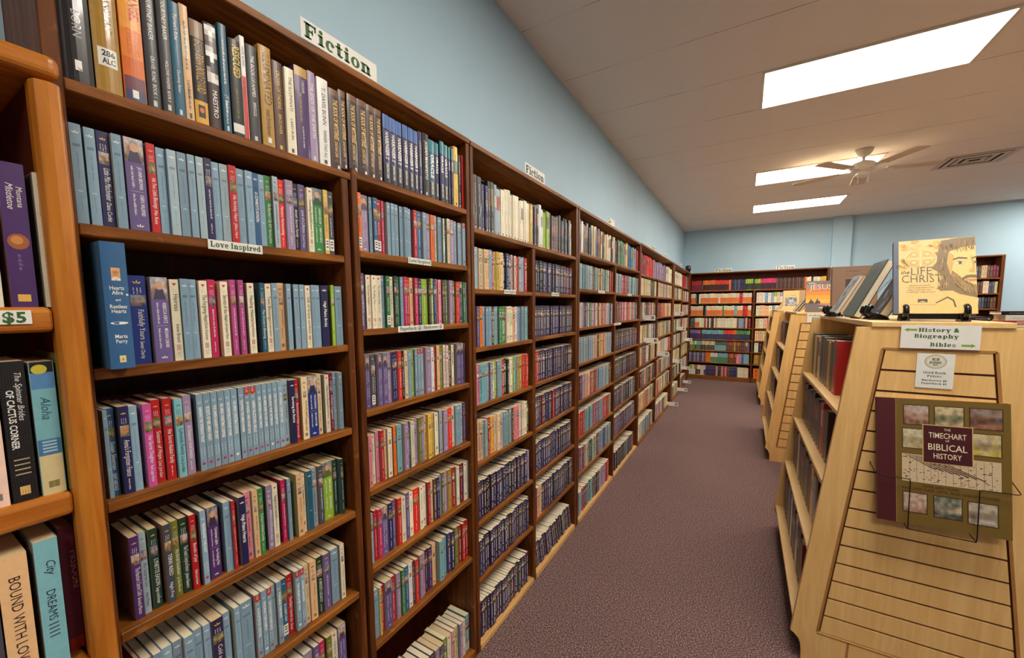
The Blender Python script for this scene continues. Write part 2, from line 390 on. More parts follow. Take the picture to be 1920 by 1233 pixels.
def leaf_mark(A, u, v, s, col):
    for an, ln in ((90, 1.0), (146, 1.0), (34, 1.0)):
        a = math.radians(an); p = a+math.pi/2
        c = (u+.62*s*ln*math.cos(a), v+.5*s*ln*math.sin(a)); r, q = .5*s*ln, .2*s
        A.poly([(c[0]+r*math.cos(a), c[1]+r*math.sin(a)), (c[0]+q*math.cos(p), c[1]+q*math.sin(p)), (c[0]-r*math.cos(a), c[1]-r*math.sin(a)), (c[0]-q*math.cos(p), c[1]-q*math.sin(p))], col)
def bars(A, u, v0, v1, wd, col, rng, gap=.0022):
    """a line of print too small to read: a broken vertical stroke"""
    v = v0
    if not FINE[0]:
        while v > v1:
            ln = min(v-v1, .004+.008*rng.random()); A.rect(u-wd/2, v-ln, u+wd/2, v, col, 2); v -= ln+gap
        return
    wd = min(wd, .0042)
    while v > v1:                                            # words made of letter-sized ticks
        for k in range(rng.randrange(3, 8)):
            if v <= v1: break
            p = wd*(.62 if rng.random() < .7 else .95); A.rect(u-wd*.5, v-.00075, u-wd*.5+p, v, col, 2)
            if rng.random() < .6: A.rect(u-wd*.5, v-.0014, u-wd*.5+wd*.16, v, col, 2)
            v -= .00155
        v -= .0013
FINE = [True]
PHOTO = [[(196,206,214),(222,178,140),(86,62,54)], [(122,150,176),(214,160,126),(60,56,70)], [(216,196,150),(196,120,84),(70,84,50)], [(90,120,70),(200,170,130),(96,66,40)]]
def snap(A, u0, v0, u1, v1, cols, rng, nu=4, nv=4, lift=1): A.picture(u0, v0, u1, v1, cols, rng, *((5, 5) if FINE[0] else (3, 3)), lift)
def print_spine(w, h, code, style, titles, rng, hard, bulge):
    base = COL[code]
    A = Flat(lambda u, v, l: (spine_x(u, w, bulge)+.00022*l, u, v), 6 if hard else 4)
    e = w/2-.0009; light = code in LIGHTS; ink = DARK if light else INK
    T1 = titles[0] if titles else ''; T2 = titles[1] if len(titles) > 1 else ''
    def line(t, u, v, size, length, col, bold=.0, shear=0):
        if t and t != '-': A.text(t, u-size*.36, v, size, col, maxw=length, rot=True, bold=bold, shear=shear)
        elif t == '-' or t == '': bars(A, u, v, v-length*(.7+.3*rng.random()), size*.5, col, rng)
    if style == 'B':
        leaf_mark(A, 0, h*.905, min(.0095, w*.36), INK)
        for k in range(3): A.rect(-e*.72, h*.8-k*.0016, e*.72, h*.8-k*.0016-.0007, mix(base, DARK, .75))
        ln = h*(.24+.12*rng.random())
        if T1: line(T1, 0, h*.74, min(.0075, w*.5), h*.4, INK if code in 'nq' else DARK, .02)
        else:
            bars(A, w*.02, h*.72, h*.72-ln, w*.1, mix(base, DARK, .6), rng)
        A.rect(-e*.5, h*.33, e*.5, h*.33+.0009, INK)
        bars(A, 0, h*.29, h*.12, w*.08, mix(base, DARK, .5), rng)
    elif style in ('L', 'LR'):
        if style == 'LR':
            A.poly([(-e, h), (e, h), (e, h*.9), (0, h*.885), (-e, h*.9)], (206, 26, 20)); A.text('EI', -e*.5, h*.92, h*.03, GOLD, maxw=e, bold=.02)
        s = h*.86 if style == 'LR' else h*.9
        A.text('LI', -e*.55, s-h*.02, h*.03, INK, maxw=e*1.1)
        line(T1, -w*.02, s-h*.07, min(.0062, w*.46), h*.46, INK, .03)
        for q in (-.22, .2): bars(A, w*q, h*.3, h*.16, w*.13, INK, rng, .001)
        s = min(.0046, w*.3); A.poly([(0, h*.09+s), (s, h*.09), (0, h*.09-s), (-s, h*.09)], (196, 40, 90) if rng.random() > .2 else INK)
    elif style == 'W':
        s = w*.26; A.poly([(-s, h*.955), (s, h*.955), (0, h*.955-1.5*s)], (196, 44, 50))
        for k in (-1, 1): bars(A, k*w*.14, h*.88, h*.84, .0006, DARK, rng)
        line(T1 or '-', w*.03, h*.82, min(.0085, w*.55), h*.36, (36, 36, 34))
        if T1: line(T2 or '-', w*.03, h*.45, min(.006, w*.4), h*.22, (56, 52, 48))
        A.rect(-w*.24, h*.13, w*.24, h*.2, (206, 170, 150)); A.rect(-w*.2, h*.135, w*.05, h*.17, (186, 70, 60))
        bars(A, -w*.1, h*.11, h*.05, w*.09, DARK, rng); bars(A, w*.12, h*.11, h*.05, w*.09, DARK, rng)
    elif style == 'P':
        leaf_mark(A, 0, h*.91, min(.007, w*.3), GOLD if not light else DARK)
        for k in range(3): bars(A, (k-1)*w*.2, h*.865, h*.8, w*.09, ink, rng)
        snap(A, -e*.95, h*.66, e*.95, h*.785, PHOTO[rng.randrange(4)], rng)
        if T1 and T1 != '-' and T2 and T2 != '-':
            line(T1, w*.06, h*.62, min(.0085, w*.5), h*.34, ink, 0, .12); line(T2, 0, h*.26, min(.0062, w*.42), h*.2, ink, 0, .12)
        elif T1 and T1 != '-': line(T1, w*.03, h*.62, min(.0085, w*.55), h*.42, ink, 0, .12); bars(A, 0, h*.17, h*.05, w*.16, ink, rng)
        else: bars(A, w*.05, h*.62, h*.26, w*.26, ink, rng); bars(A, 0, h*.2, h*.07, w*.18, ink, rng)
    elif style == 'D':
        snap(A, -e, h*.74, e, h*.995, PHOTO[rng.randrange(2)], rng, 5, 5)
        A.disc(0, h*.9, e*.42, h*.05, (214, 166, 134), 2); A.poly([(-e*.8, h*.74), (e*.8, h*.74), (e*.45, h*.86), (-e*.45, h*.86)], mix(base, DARK, .5), 2)
        for a, b, t in ((.7, .46, T1), (.4, .17, T2)):
            line(t, w*.2, h*a, min(.0055, w*.3), h*(a-b), INK, .01); bars(A, -w*.16, h*a, h*b, w*.13, INK, rng)
        A.rect(-e*.7, h*.43, e*.7, h*.432, INK); leaf_mark(A, 0, h*.045, min(.006, w*.22), INK)
    elif style == 'C':
        leaf_mark(A, 0, h*.9, min(.0075, w*.32), mix(ink, base, .15))
        bars(A, 0, h*.86, h*.82, w*.3, ink, rng); snap(A, -e*.6, h*.68, e*.6, h*.78, PHOTO[rng.randrange(4)], rng, 3, 3)
        line(T1 or '-', w*.12, h*.62, min(.006, w*.4), h*.27, ink); line(T2 or '-', 0, h*.34, min(.005, w*.36), h*.2, ink)
        A.rect(-w*.18, h*.05, w*.18, h*.1, mix(base, ink, .55))
    elif style == 'S':
        snap(A, -e, h*.62, e, h*.8, PHOTO[rng.randrange(4)], rng, 3, 3); leaf_mark(A, 0, h*.91, min(.007, w*.3), INK)
        line(T1 or '-', 0, h*.58, min(.007, w*.5), h*.3, ink)
        A.rect(-e, h*.06, e, h*.24, (238, 234, 222)); 
        for k in (.1, .15, .19): A.rect(-e*.6, h*k, e*.6, h*k+.003, (50, 46, 46), 2)
    elif style == 'H':
        A.rect(-w*.16, h*.7, w*.2, h*.8, (226, 172, 116)); A.poly([(-w*.16, h*.7), (w*.2, h*.7), (w*.2, h*.715), (0, h*.73), (-w*.16, h*.72)], (238, 230, 222), 2)
        A.disc(w*.02, h*.765, w*.13, h*.012, (196, 132, 84), 2); A.disc(0, h*.745, w*.12, h*.01, (206, 146, 96), 3)
        for t, v, k in (('Hearts', .628, .58), ('Afire', .59, .44), ('and', .54, .2), ('Restless', .482, .68), ('Hearts', .445, .58), ('Marta', .245, .5), ('Perry', .205, .46)):
            A.text(t, w*.02, h*v, .0066 if t != 'and' else .004, INK, bold=.012, center=True, maxw=w*k)
        A.disc(0, h*.365, w*.36, h*.011, INK); A.disc(w*.42, h*.59, .0018, .0018, INK)
        A.rect(-w*.13, h*.05, w*.13, h*.105, (232, 214, 150)); leaf_mark(A, 0, h*.062, .005, (40, 96, 60))
    elif style == 'J':                                        # hardcover jackets
        if T1 == 'DARK ANGEL':
            A.rect(-e, h*.0, e, h*.1, (70, 76, 110)); A.rect(-e, h*.1, e, h*.2, (120, 70, 84)); A.rect(-e, h*.2, e, h*.34, (222, 110, 40))
            A.rect(-e, h*.34, e, h*.55, (238, 138, 52)); A.rect(-e, h*.55, e, h*.75, (242, 162, 60)); A.rect(-e, h*.75, e, h, (246, 184, 74))
            line('DARK ANGEL', w*.14, h*.98, w*.42, h*.36, (206, 60, 20), .03); line('ANDREWS', w*.2, h*.56, w*.22, h*.2, (236, 90, 30)); line('& WILSON', -w*.16, h*.56, w*.22, h*.2, (236, 90, 30))
            A.rect(-w*.16, h*.04, w*.12, h*.1, INK, 2)
        elif 'BORN' in T1:
            snap(A, -e, h*.68, e, h, [(80, 80, 150), (60, 58, 110), (30, 30, 60)], rng, 5, 4); line('BORN', w*.02, h*.5, w*.3, h*.34, (200, 196, 200), -.005)
            A.rect(-w*.1, h*.09, w*.12, h*.16, INK); A.poly([(-w*.05, h*.11), (w*.1, h*.1), (w*.1, h*.09)], (20, 20, 20), 2)
        elif T1.startswith('RANDY'):
            A.rect(-e, h*.78, e, h, (66, 52, 58)); line(T1, w*.1, h*.72, w*.24, h*.3, (112, 84, 40))
            A.rect(-w*.36, h*.2, w*.36, h*.33, (240, 238, 224), 2); A.text('286', -w*.22, h*.275, h*.04, DARK, lift=3, bold=.03, maxw=w*.5); A.text('ALC', -w*.22, h*.22, h*.04, DARK, lift=3, bold=.03, maxw=w*.5)
        elif T1 == 'SALVATION BOULEVARD':
            A.rect(-e, 0, e, h*.24, (228, 172, 58)); A.rect(-e, h*.84, e, h, (150, 118, 90)); line(T1, 0, h*.82, w*.62, h*.5, (240, 176, 40), .0)
            A.rect(-w*.24, h*.08, w*.24, h*.2, (40, 30, 26), 2); A.disc(0, h*.15, w*.16, h*.025, (226, 100, 40), 3)
        elif T2 == 'MAESTRO':
            A.picture(-e, h*.4, e, h*.98, [(230, 226, 218), (120, 110, 104), (240, 236, 228), (40, 34, 34), (210, 204, 196), (60, 52, 50)], rng, 3, 12)
            line('MAESTRO', 0, h*.38, w*.4, h*.26, INK)
        elif T1 == 'RESCUED':
            A.rect(-e, h*.05, e, h*.14, (240, 236, 226)); line('RESCUED', w*.02, h*.94, w*.6, h*.32, (226, 186, 40), .02); bars(A, 0, h*.5, h*.2, w*.4, (160, 140, 40), rng)
        elif T1 == 'HOPE ISLAND':
            A.rect(-e, 0, e, h*.62, (218, 50, 30)); line('HOPE ISLAND', 0, h*.9, w*.5, h*.26, DARK); bars(A, 0, h*.58, h*.42, w*.3, (120, 20, 16), rng)
        elif T1.startswith('THE BOOK OF MYST'):
            A.rect(-e, h*.92, e, h, (120, 84, 60)); line(T1, w*.04, h*.88, w*.44, h*.5, (244, 206, 130), .02); line(T2, 0, h*.36, w*.3, h*.2, (236, 196, 130), .02)
            A.poly([(-w*.2, h*.1), (w*.2, h*.1), (0, h*.145)], (130, 92, 70)); A.rect(w*.1, h*.02, w*.3, h*.06, INK)
        elif T1.startswith('HARB') or T1.startswith('ORACLE'):
            A.rect(-e, h*.8, e, h, (70, 112, 180) if T1[0] == 'H' else (36, 130, 140)); A.rect(-e, 0, e, h*.3, (30, 32, 44))
            line(T1, 0, h*.76, w*.5, h*.4, INK, .03); line(T2 or '-', 0, h*.3, w*.36, h*.22, INK, .02)
        elif T2 == '-' and T1.startswith('T. DAVIS'):
            A.rect(-e, h*.9, e, h, (196, 150, 50)); line(T1, w*.1, h*.87, w*.2, h*.14, INK); bars(A, -w*.1, h*.72, h*.4, w*.28, (220, 180, 90), rng); bars(A, 0, h*.36, h*.12, w*.2, INK, rng)
        elif T1 == 'ILLUMINATED':
            line(T1, w*.02, h*.93, w*.58, h*.5, (86, 50, 24)); line(T2, 0, h*.38, w*.4, h*.26, (60, 36, 20)); A.rect(-w*.1, h*.05, w*.2, h*.1, INK)
        else:
            ik = DARK if light else (GOLD if code in 'Evx' else INK)
            if T1 and T1 != '-' and T2: line(T1, 0, h*.9, w*.34, h*.42, ik, .0); line(T2, 0, h*.42, w*.28, h*.32, ik)
            elif T1 and T1 != '-': line(T1, 0, h*.88, w*.42, h*.6, ik, .01)
            else:
                if T2: line(T2, 0, h*.36, w*.4, h*.28, ik)
                if rng.random() < .6: A.rect(-e, h*.55, e, h*(.7+.2*rng.random()), mix(base, COL[rng.choice('wkrtzs')], .6))
                bars(A, 0, h*.86, h*.45, w*.34, ik, rng); bars(A, 0, h*.3, h*.1, w*.26, ik, rng)
            A.rect(-w*.14, h*.03, w*.14, h*.075, mix(base, ik, .8))
    return A
GEOM = {}
PAPER, HARD = [], []
def book_spec(x, y, z, w, h, d, code, style, titles, rz, where, hard, lean=0, order=0):
    return dict(x=x, y=y, z=z, w=w, h=h, d=d, code=code, style=style, titles=titles, rz=rz, where=where, hard=hard, lean=lean, order=order)
_seen = {}
def place(o, s):
    o.location = (s['x'], s['y'], s['z']); o.rotation_euler = (s['lean'], 0, s['rz'])
    if s['lean']: o.rotation_euler = (Matrix.Rotation(s['rz'], 3, 'Z') @ Matrix.Rotation(s['lean'], 3, 'X')).to_euler()
def make_book(s, name, group, label):
    """one book: the printed cover with its spine, and the block of pages inside it as a part"""
    rng = random.Random(int(s['y']*1e4)+int(s['z']*1e3)+int(s['x']*77))
    w, h, d, hard = s['w'], s['h'], s['d'], s['hard']; gl = hard and s['where'] == (0, 1) and s['order'] < 2; bulge = .0035 if gl else min(.0018, w*.07) if hard else .0004
    base = COL[s['code']]; k = .93+.14*rng.random(); base = tuple(min(255, v*k) for v in base)
    V, Fc, K = cover_geo(w, h, d, base, mix(base, PHOTO[rng.randrange(4)][rng.randrange(3)], .5 if not hard else .1), hard, bulge)
    A = print_spine(w, h, s['code'], s['style'], s['titles'], rng, hard, bulge)
    n = len(V); V = V + A.v; Fc = Fc + [tuple(i+n for i in f) for f in A.f]; K = K + A.c
    me = flat_mesh(name, V, Fc, K)
    o = objm(name, me, MGLO if gl else MSEMI if hard else MCOV); place(o, s)
    t = .0027 if hard else .0008; q = .004 if hard else .0006
    bm = bmesh.new(); box(bm, -d+(.004 if hard else .0015), -.0012, -w/2+t, w/2-t, q, h-q)
    obj('page_block', bm, MPAGEN if s['code'] in 'bLqr' or hard else MPAGE, o)
    tag(o, label, 'book', group)
    return o
ORD = ['first', 'second', 'third', 'fourth', 'fifth', 'sixth', 'seventh', 'eighth', 'ninth', 'tenth', 'eleventh', 'twelfth', 'thirteenth', 'fourteenth', 'fifteenth', 'sixteenth',
       'seventeenth', 'eighteenth', 'nineteenth']
def ordinal(i):
    if i < 19: return ORD[i]
    t = ['twentieth', 'thirtieth', 'fortieth', 'fiftieth', 'sixtieth', 'seventieth'][(i+1)//10-2]; b = ['twenty', 'thirty', 'forty', 'fifty', 'sixty', 'seventy'][(i+1)//10-2]
    return t if (i+1) % 10 == 0 else b+'-'+ORD[(i+1) % 10-1]
CASES = 'ABCDE'
ROWN = {1: 'top', 2: 'second', 3: 'third', 4: 'fourth', 5: 'fifth', 6: 'sixth', 7: 'seventh', 8: 'bottom'}
BAYN = {1: 'nearest bay', 2: 'second bay'}
DATA = {
'A1':(1.945,"2192,383,k:J:*  *BORN;2601,353,z:J:RANDY ALC..;2976,316,o:J:DARK ANGEL~ANDREWS & WILSON;3308,209,K:J:COURTNEY BAKER~GRAVEL ROAD  BOOK 1;3525,185,K:J:COURTNEY BAKER~HOLLOWS WHISPER  BOOK 3;3719,175,t:J:Torrent's Echo~Courtney Baker;3903,145,C:J:-~Leah Beiski;4057,256,k:J:SALVATION BOULEVARD;4324,230,X:J:-~MAESTRO;4574,157,t:J:-~JT Bradow;4752,240,k:J:RESCUED~-;5003,102,W:J:HOPE ISLAND;5116,233,K:J:THE BOOK OF NAMES~BRIGGS;5385,283,z:J:ILLUMINATED~matt bronleewe;5694,247,x:J:CROWN OF THORNS~BROUWER;5968,231,w:J:THE ILLUMINATI~LARRY BURK;6227,352,v:J:T. DAVIS BUNN~-;6586,203,l:J:THE ENDS OF THE EARTH;6844,317,W:J:T. DAVIS BUNN~WINNER TAKE ALL;7161,317,X:J:THE BOOK OF MYSTERIES~JONATHAN CAHN;7486,235,X:J:THE BOOK OF MYSTERIES~JONATHAN CAHN;7739,310,X:J:THE BOOK OF MYSTERIES~JONATHAN CAHN;8060,353,X:J:THE BOOK OF MYSTERIES~JONATHAN CAHN;8423,271,X:J:THE BOOK OF MYSTERIES~JONATHAN CAHN;8704,282,X:J:THE BOOK OF MYSTERIES~JONATHAN CAHN;9008,261,n:J:HARBINGER II~JONATHAN CAHN;9291,260,n:J:HARBINGER II~JONATHAN CAHN;9563,270,n:J:HARBINGER II~JONATHAN CAHN;9845,243,n:J:HARBINGER II~JONATHAN CAHN;10100,239,n:J:HARBINGER II~JONATHAN CAHN;10351,220,n:J:HARBINGER II~JONATHAN CAHN;10585,173,n:J:-;10785,302,k:J:JOSIAH MANIFESTO;11101,329,t:J:ORACLE~JONATHAN CAHN;11444,222,n:J:ORACLE~JONATHAN CAHN;11681,228,n:J:ORACLE~JONATHAN CAHN;11924,251,n:J:ORACLE~JONATHAN CAHN;12191,128,n:J:ORACLE;12335,130,n:J:ORACLE;12482,267,y:J:-;12783,241,k:J:-;13042,338,r:J:-"),
'12':(1.710,"2123,50,b:B;2186,147,b:B;2366,141,b:B;2520,167,n:P:Little Miss Matchmaker~Dana Corbit;2695,138,b:B;2877,285,p:D:JO ANN BROWN~CHERYL WILLIFORD;3201,130,r:P:His Two Little Blessings~Mia Ross;3348,143,b:B;3500,148,g:B;3657,153,b:B;3819,125,b:B;3959,134,g:B;4112,138,n:P;4260,143,b:B;4408,158,g:B;4571,147,r:P:His Holiday Heart~Jillian Hart;4742,155,b:B;4913,150,b:B;5071,136,q:B:A COWBOY'S HONOR;5210,127,b:B;5353,157,G:P:The Rancher's City Girl~Patricia Johns;5513,129,g:P;5655,145,R:P:Montana Homecoming;5817,187,l:P;6022,134,k:P:Amish Secret Family;6162,173,p:P:Love of a Lifetime~Carol Voss;6351,149,w:W:Something Beautiful~Lenora Worth;6515,294,G:D:SARAH KELLER~REBECCA KERTZ;6824,128,y:S;6959,149,s:S"),
'13':(1.458,"2319,329,q:H:Hearts Afire;2761,256,Q:P:Faithfully Yours~Sweet Charity;3065,273,p:D:REBECCA KERTZ~MEGHAN CARVER;3373,151,w:W:Heiress~Irene Brand;3533,137,b:B;3698,142,b:B;3869,147,w:W:The Forgiving Heart~Deb Kastner;4032,137,M:P;4231,148,w:W:Secrets of the Heart~Gail Gaymer Martin;4465,115,m:P;4609,113,m:P;4803,153,w:W:Healing Hearts~Cheryl Wolverton;5073,108,t:P:The Doctor's Blessing;5188,139,w:W:Twin Blessings~Carolyne Aarsen;5334,135,b:B;5495,174,C:C;5674,118,b:B;5897,143,b:B;6047,132,b:B;6186,142,w:W:Gift of Grace~Lynn Bulock;6334,109,b:B;6449,134,b:B;6599,217,n:B:High Plains Bride;6925,107,e:P;7067,225,b:B"),
'14':(1.213,"2265,32,b:B;2305,135,q:P:Susan Sleeman~SILENT SABOTAGE;2463,153,n:P:Anna's Forgotten Fiance;2620,122,b:B;2815,132,m:P:Her Secret Daughter~Ruth Logan Herne;2972,142,r:P:Season of Hope~Lisa Jordan;3148,137,r:P:Her Secret Alaskan Family;3312,138,T:P:Lakeside Family~Lisa Jordan;3464,141,l:P:An Unexpected Amish Romance;3688,124,b:L:EARNING THE VETERAN'S TRUST;3816,135,b:L:SECRETS OF HER AMISH HEART;3956,120,b:L:THE AMISH NANNY'S SECRET;4083,134,b:L:HIS AMISH CHRISTMAS SURPRISE;4222,118,b:L:HIS CHRISTMAS JOURNEY HOME;4345,133,b:L:HIS AMISH CHRISTMAS SCHOOL;4500,118,b:L:TRUSTING THE AMISH FARMER;4623,123,b:LR:AN UNLIKELY AMISH INHERITANCE;4748,131,b:LR:AMISH BLIZZARD BELLS;4885,125,b:L:HER CHRISTMAS HOMECOMING;5015,118,b:L:AN AMISH BABY IN HER ARMS;5138,118,b:L:HEALING THE VETERAN;5261,122,b:L:YOUR TEXAS CHRISTMAS REDEMPTION;5390,131,b:L:AN UNLIKELY CHRISTMAS PAIR;5526,153,g:C;5682,138,n:B:Surviving the Storm;5828,124,r:P:Remembered Hope~Loree Lough;6010,175,c:C:PROTECTED HEARTS~BONNIE K. WINN;6191,281,Q:D:THE GUARDIAN'S~THE COWBOY'S HOME;6480,137,c:C;6700,134,w:W:Father Most Blessed~Marta Perry;6842,111,u:P:A Mother's Engagement;6970,115,b:B;7092,124,b:B"),
'15':(0.958,"2442,148,v:P:The Rancher's Secret Child~Brenda Minton;2594,111,g:P:His Surprise Son~Allie Pleiter;2746,141,E:P:LYNETTE EASON~Danger on the Mountain;2952,133,s:P:TERRI REED~Night Prey;3109,124,f:P:His Amish Sweetheart~Jo Ann Brown;3238,155,E:P:The Texan's Surprise Return~Jolene Navarro;3398,118,r:P:Bundle of Joy~Robin Lee Hatcher;3586,110,b:L:REVEALING THE PAST;3731,220,v:D:Christmas Lights~Her Wedding Wish;4043,144,b:B;4193,34,r:P;4340,152,n:B:High Plains Hearts;4498,150,P:C;4661,124,C:C;4791,120,G:P:The Pastor's Christmas Courtship;4995,136,l:C:ABIDING LOVE~KATE WELSH;5136,137,w:W:Stranger at the Crossroads;5362,111,M:P;5482,96,b:B;5711,163,C:C;5880,101,w:W:The Wedding Quilt;6017,155,t:B;6183,160,g:P;6352,142,s:P;6523,311,e:D:EMMA MILLER~SHERRI SHACKELFORD;6852,123,E:P;7029,108,E:P"),
'16':(0.700,"2413,72,r:P;2493,140,b:B;2638,139,b:L:-;2791,170,b:B;2970,164,b:B;3143,170,b:B;3332,157,b:B;3494,136,b:B;3636,235,d:P:Cold as Ice~Light in the Storm;3876,147,b:B;4097,124,b:B;4237,258,b:B;4543,135,b:LR:A DAUGHTER FOR CHRISTMAS;4687,130,b:L:FINDING THE FAMILY;4820,125,b:LR:THE COWBOY'S INHERITANCE;4949,105,g:B;5060,125,b:L:FORGING THE PAST;5192,143,t:S:IN HARM'S WAY;5342,155,r:P:The Baby's Secret~Dr. Ross;5542,137,b:LR:THE UNDERCOVER TWIN;5684,113,b:LR:HIDDEN DANGERS;5802,132,c:C;5949,187,C:C;6152,193,E:P:A BRIDE'S LEGACY;6352,193,p:P;6613,243,b:B;6891,144,w:C"),
'17':(0.450,'2589,158,b:B;2756,192,b:B;2966,171,g:B;3147,188,b:B;3355,206,n:P;3582,193,b:B;3797,179,b:B;3999,209,r:P;4232,218,b:B;4475,228,g:B;4729,212,b:B;4968,220,b:B;5216,201,s:P;5432,223,b:B;5685,248,l:P;5959,159,p:P;6134,157,M:P;6341,171,f:P;6520,195,w:W:A Bride for Sam;6722,273,p:D:-~-'),
'22':(1.731,'7930,144,o:S;8093,255,l:D:-~-;8368,121,b:B;8497,156,q:S;8664,179,r:S;8865,97,M:P;9060,140,b:B;9209,143,b:B;9375,151,b:B;9632,149,b:B;9791,157,b:B;9997,151,b:B;10225,155,r:P;10406,213,q:P;10646,164,b:B;10865,197,l:P;11081,193,o:P;11283,67,w:C;11498,194,b:B;11710,62,w:W;11781,178,t:P;11975,175,c:P;12170,209,l:P;12389,140,b:B;12681,225,b:B;12920,181,b:LR:-;13115,130,b:B'),
'23':(1.499,"7920,175,p:P:HOMESPUN~HONOR BOUND;8155,167,w:W:The Forever Husband;8328,173,w:W:The Wedding Vow;8508,193,w:W:The Cowboy's Bride;8713,141,b:B;8865,155,G:S;9043,159,w:W:For Love of Jacob;9225,132,E:P;9365,142,G:P;9519,133,b:B;9661,163,M:P;9831,153,r:P;10000,154,C:C;10162,149,M:P;10327,171,d:P;10526,313,e:P;10847,125,X:P;10984,124,e:P;11117,147,Q:P;11279,75,P:P;11384,167,P:C;11597,168,x:P;11784,95,G:P;12062,207,l:C;12282,114,f:P;12420,222,R:P;12659,264,s:D:-~-;12937,111,G:P;13067,220,b:B"),
'24':(1.249,'8050,183,p:D:-~-;8254,146,s:S;8409,76,E:P;8539,163,p:D:-~-;8724,190,p:D:-~-;8925,195,l:P;9131,129,n:P;9270,139,v:P;9415,158,R:P;9586,74,k:P;9685,151,c:C;9844,154,b:B;10009,152,e:C;10174,136,b:L:-;10321,131,b:LR:-;10463,147,b:LR:-;10722,288,l:C;11025,145,W:C;11188,169,r:P;11369,163,C:C;11554,176,f:P;11765,148,w:C;11926,151,w:C;12100,133,x:P;12267,156,w:W;12541,271,p:D:-~-;12822,181,p:D:-~-;13095,223,p:D:-~-'),
'25':(0.998,'7947,92,k:P;8049,140,P:C;8205,160,w:W;8387,131,P:C;8526,147,r:P;8682,104,c:C;8855,186,w:C;9065,119,o:P;9280,222,T:C;9564,191,l:C;9763,109,E:P;9880,172,w:W;10070,190,l:C;10287,150,f:P;10448,147,l:P;10615,124,C:C;10747,182,y:C;10941,183,y:C;11154,215,w:W;11388,170,g:C;11622,260,l:C;11915,268,R:P;12197,179,w:C;12414,330,b:B;12758,149,w:C;12963,205,p:P'),
'26':(0.744,'7956,154,b:P;8168,137,r:P;8314,151,M:P;8487,244,p:D:-~-;8752,198,n:P;8960,149,p:P;9143,173,R:P;9326,192,w:W;9544,171,p:P;9726,183,w:W;9925,301,R:P;10240,192,w:W;10441,185,w:W;10640,147,r:P;10799,168,c:C;10980,129,x:P;11121,181,n:P;11315,185,b:B;11512,117,f:P;11642,202,l:P;11861,272,z:P;12146,160,r:P;12342,196,w:W;12574,249,u:P;12837,210,w:W;13059,91,b:B'),
'27':(0.480,'7848,139,r:P;8031,198,b:B;8238,85,y:P;8332,123,r:P;8478,305,p:D:-~-;8795,157,r:P;9014,179,l:P;9213,140,G:P;9366,195,q:P;9588,187,W:C;9802,82,x:P;9894,155,R:P;10134,200,l:P;10345,105,P:P;10461,166,n:P;10657,212,v:P;10884,202,C:C;11212,252,T:C;11477,212,T:C;11770,171,v:P;11955,178,n:P;12238,252,f:P;12508,147,r:P;12667,138,r:P;12816,140,r:P;12968,158,r:P;13150,118,s:P'),
'28':(0.045,'8808,306,c:C;9139,318,w:C;9484,248,n:P;9760,256,r:P;10045,235,P:P;10309,242,n:P;10581,218,s:P;10830,224,l:P;11087,263,s:P;11383,203,e:P;11621,244,w:W;11900,179,P:P;12115,219,c:C;12371,187,l:C;12596,192,w:W;12807,255,b:S'),
}
def add_row(key):
    z, s = DATA[key]; bay = 0 if key[0] == 'A' else int(key[0]); row = int(key[1]); hard = key == 'A1'
    for i, t in enumerate(s.split(';')):
        y, wd, rest = t.split(',', 2); y = int(y)/1e4; wd = int(wd)/1e4
        f = rest.split(':'); code, style = f[0], f[1]; titles = f[2].split('~') if len(f) > 2 else []
        rng = random.Random(int(y*1e4)+row*17)
        wd = max(.006, wd-.0006)
        if hard:
            h = .236 if i < 5 else .205+.024*rng.random(); h = .212 if 'MYST' in rest else .208 if 'HARB' in rest else h; d = .15; x = -.012-.006*rng.random()
        elif style == 'H': h, d, x = .221, .14, .03
        else:
            h = {'L': .168, 'LR': .168, 'B': .166, 'W': .164}.get(style, .165+.005*rng.random()); d = .104; x = -.006-.012*rng.random()
            if style == 'L' or style == 'LR': x = -.008
            if row >= 4: x -= .012
        sp = book_spec(x, y+wd/2+.0003, z+(.0105 if hard and y > .745 else 0), wd, h, d, code, style, titles, 0, (bay, row), hard or style == 'H', 0, i)
        (HARD if hard else PAPER).append(sp)
for k in DATA: add_row(k)
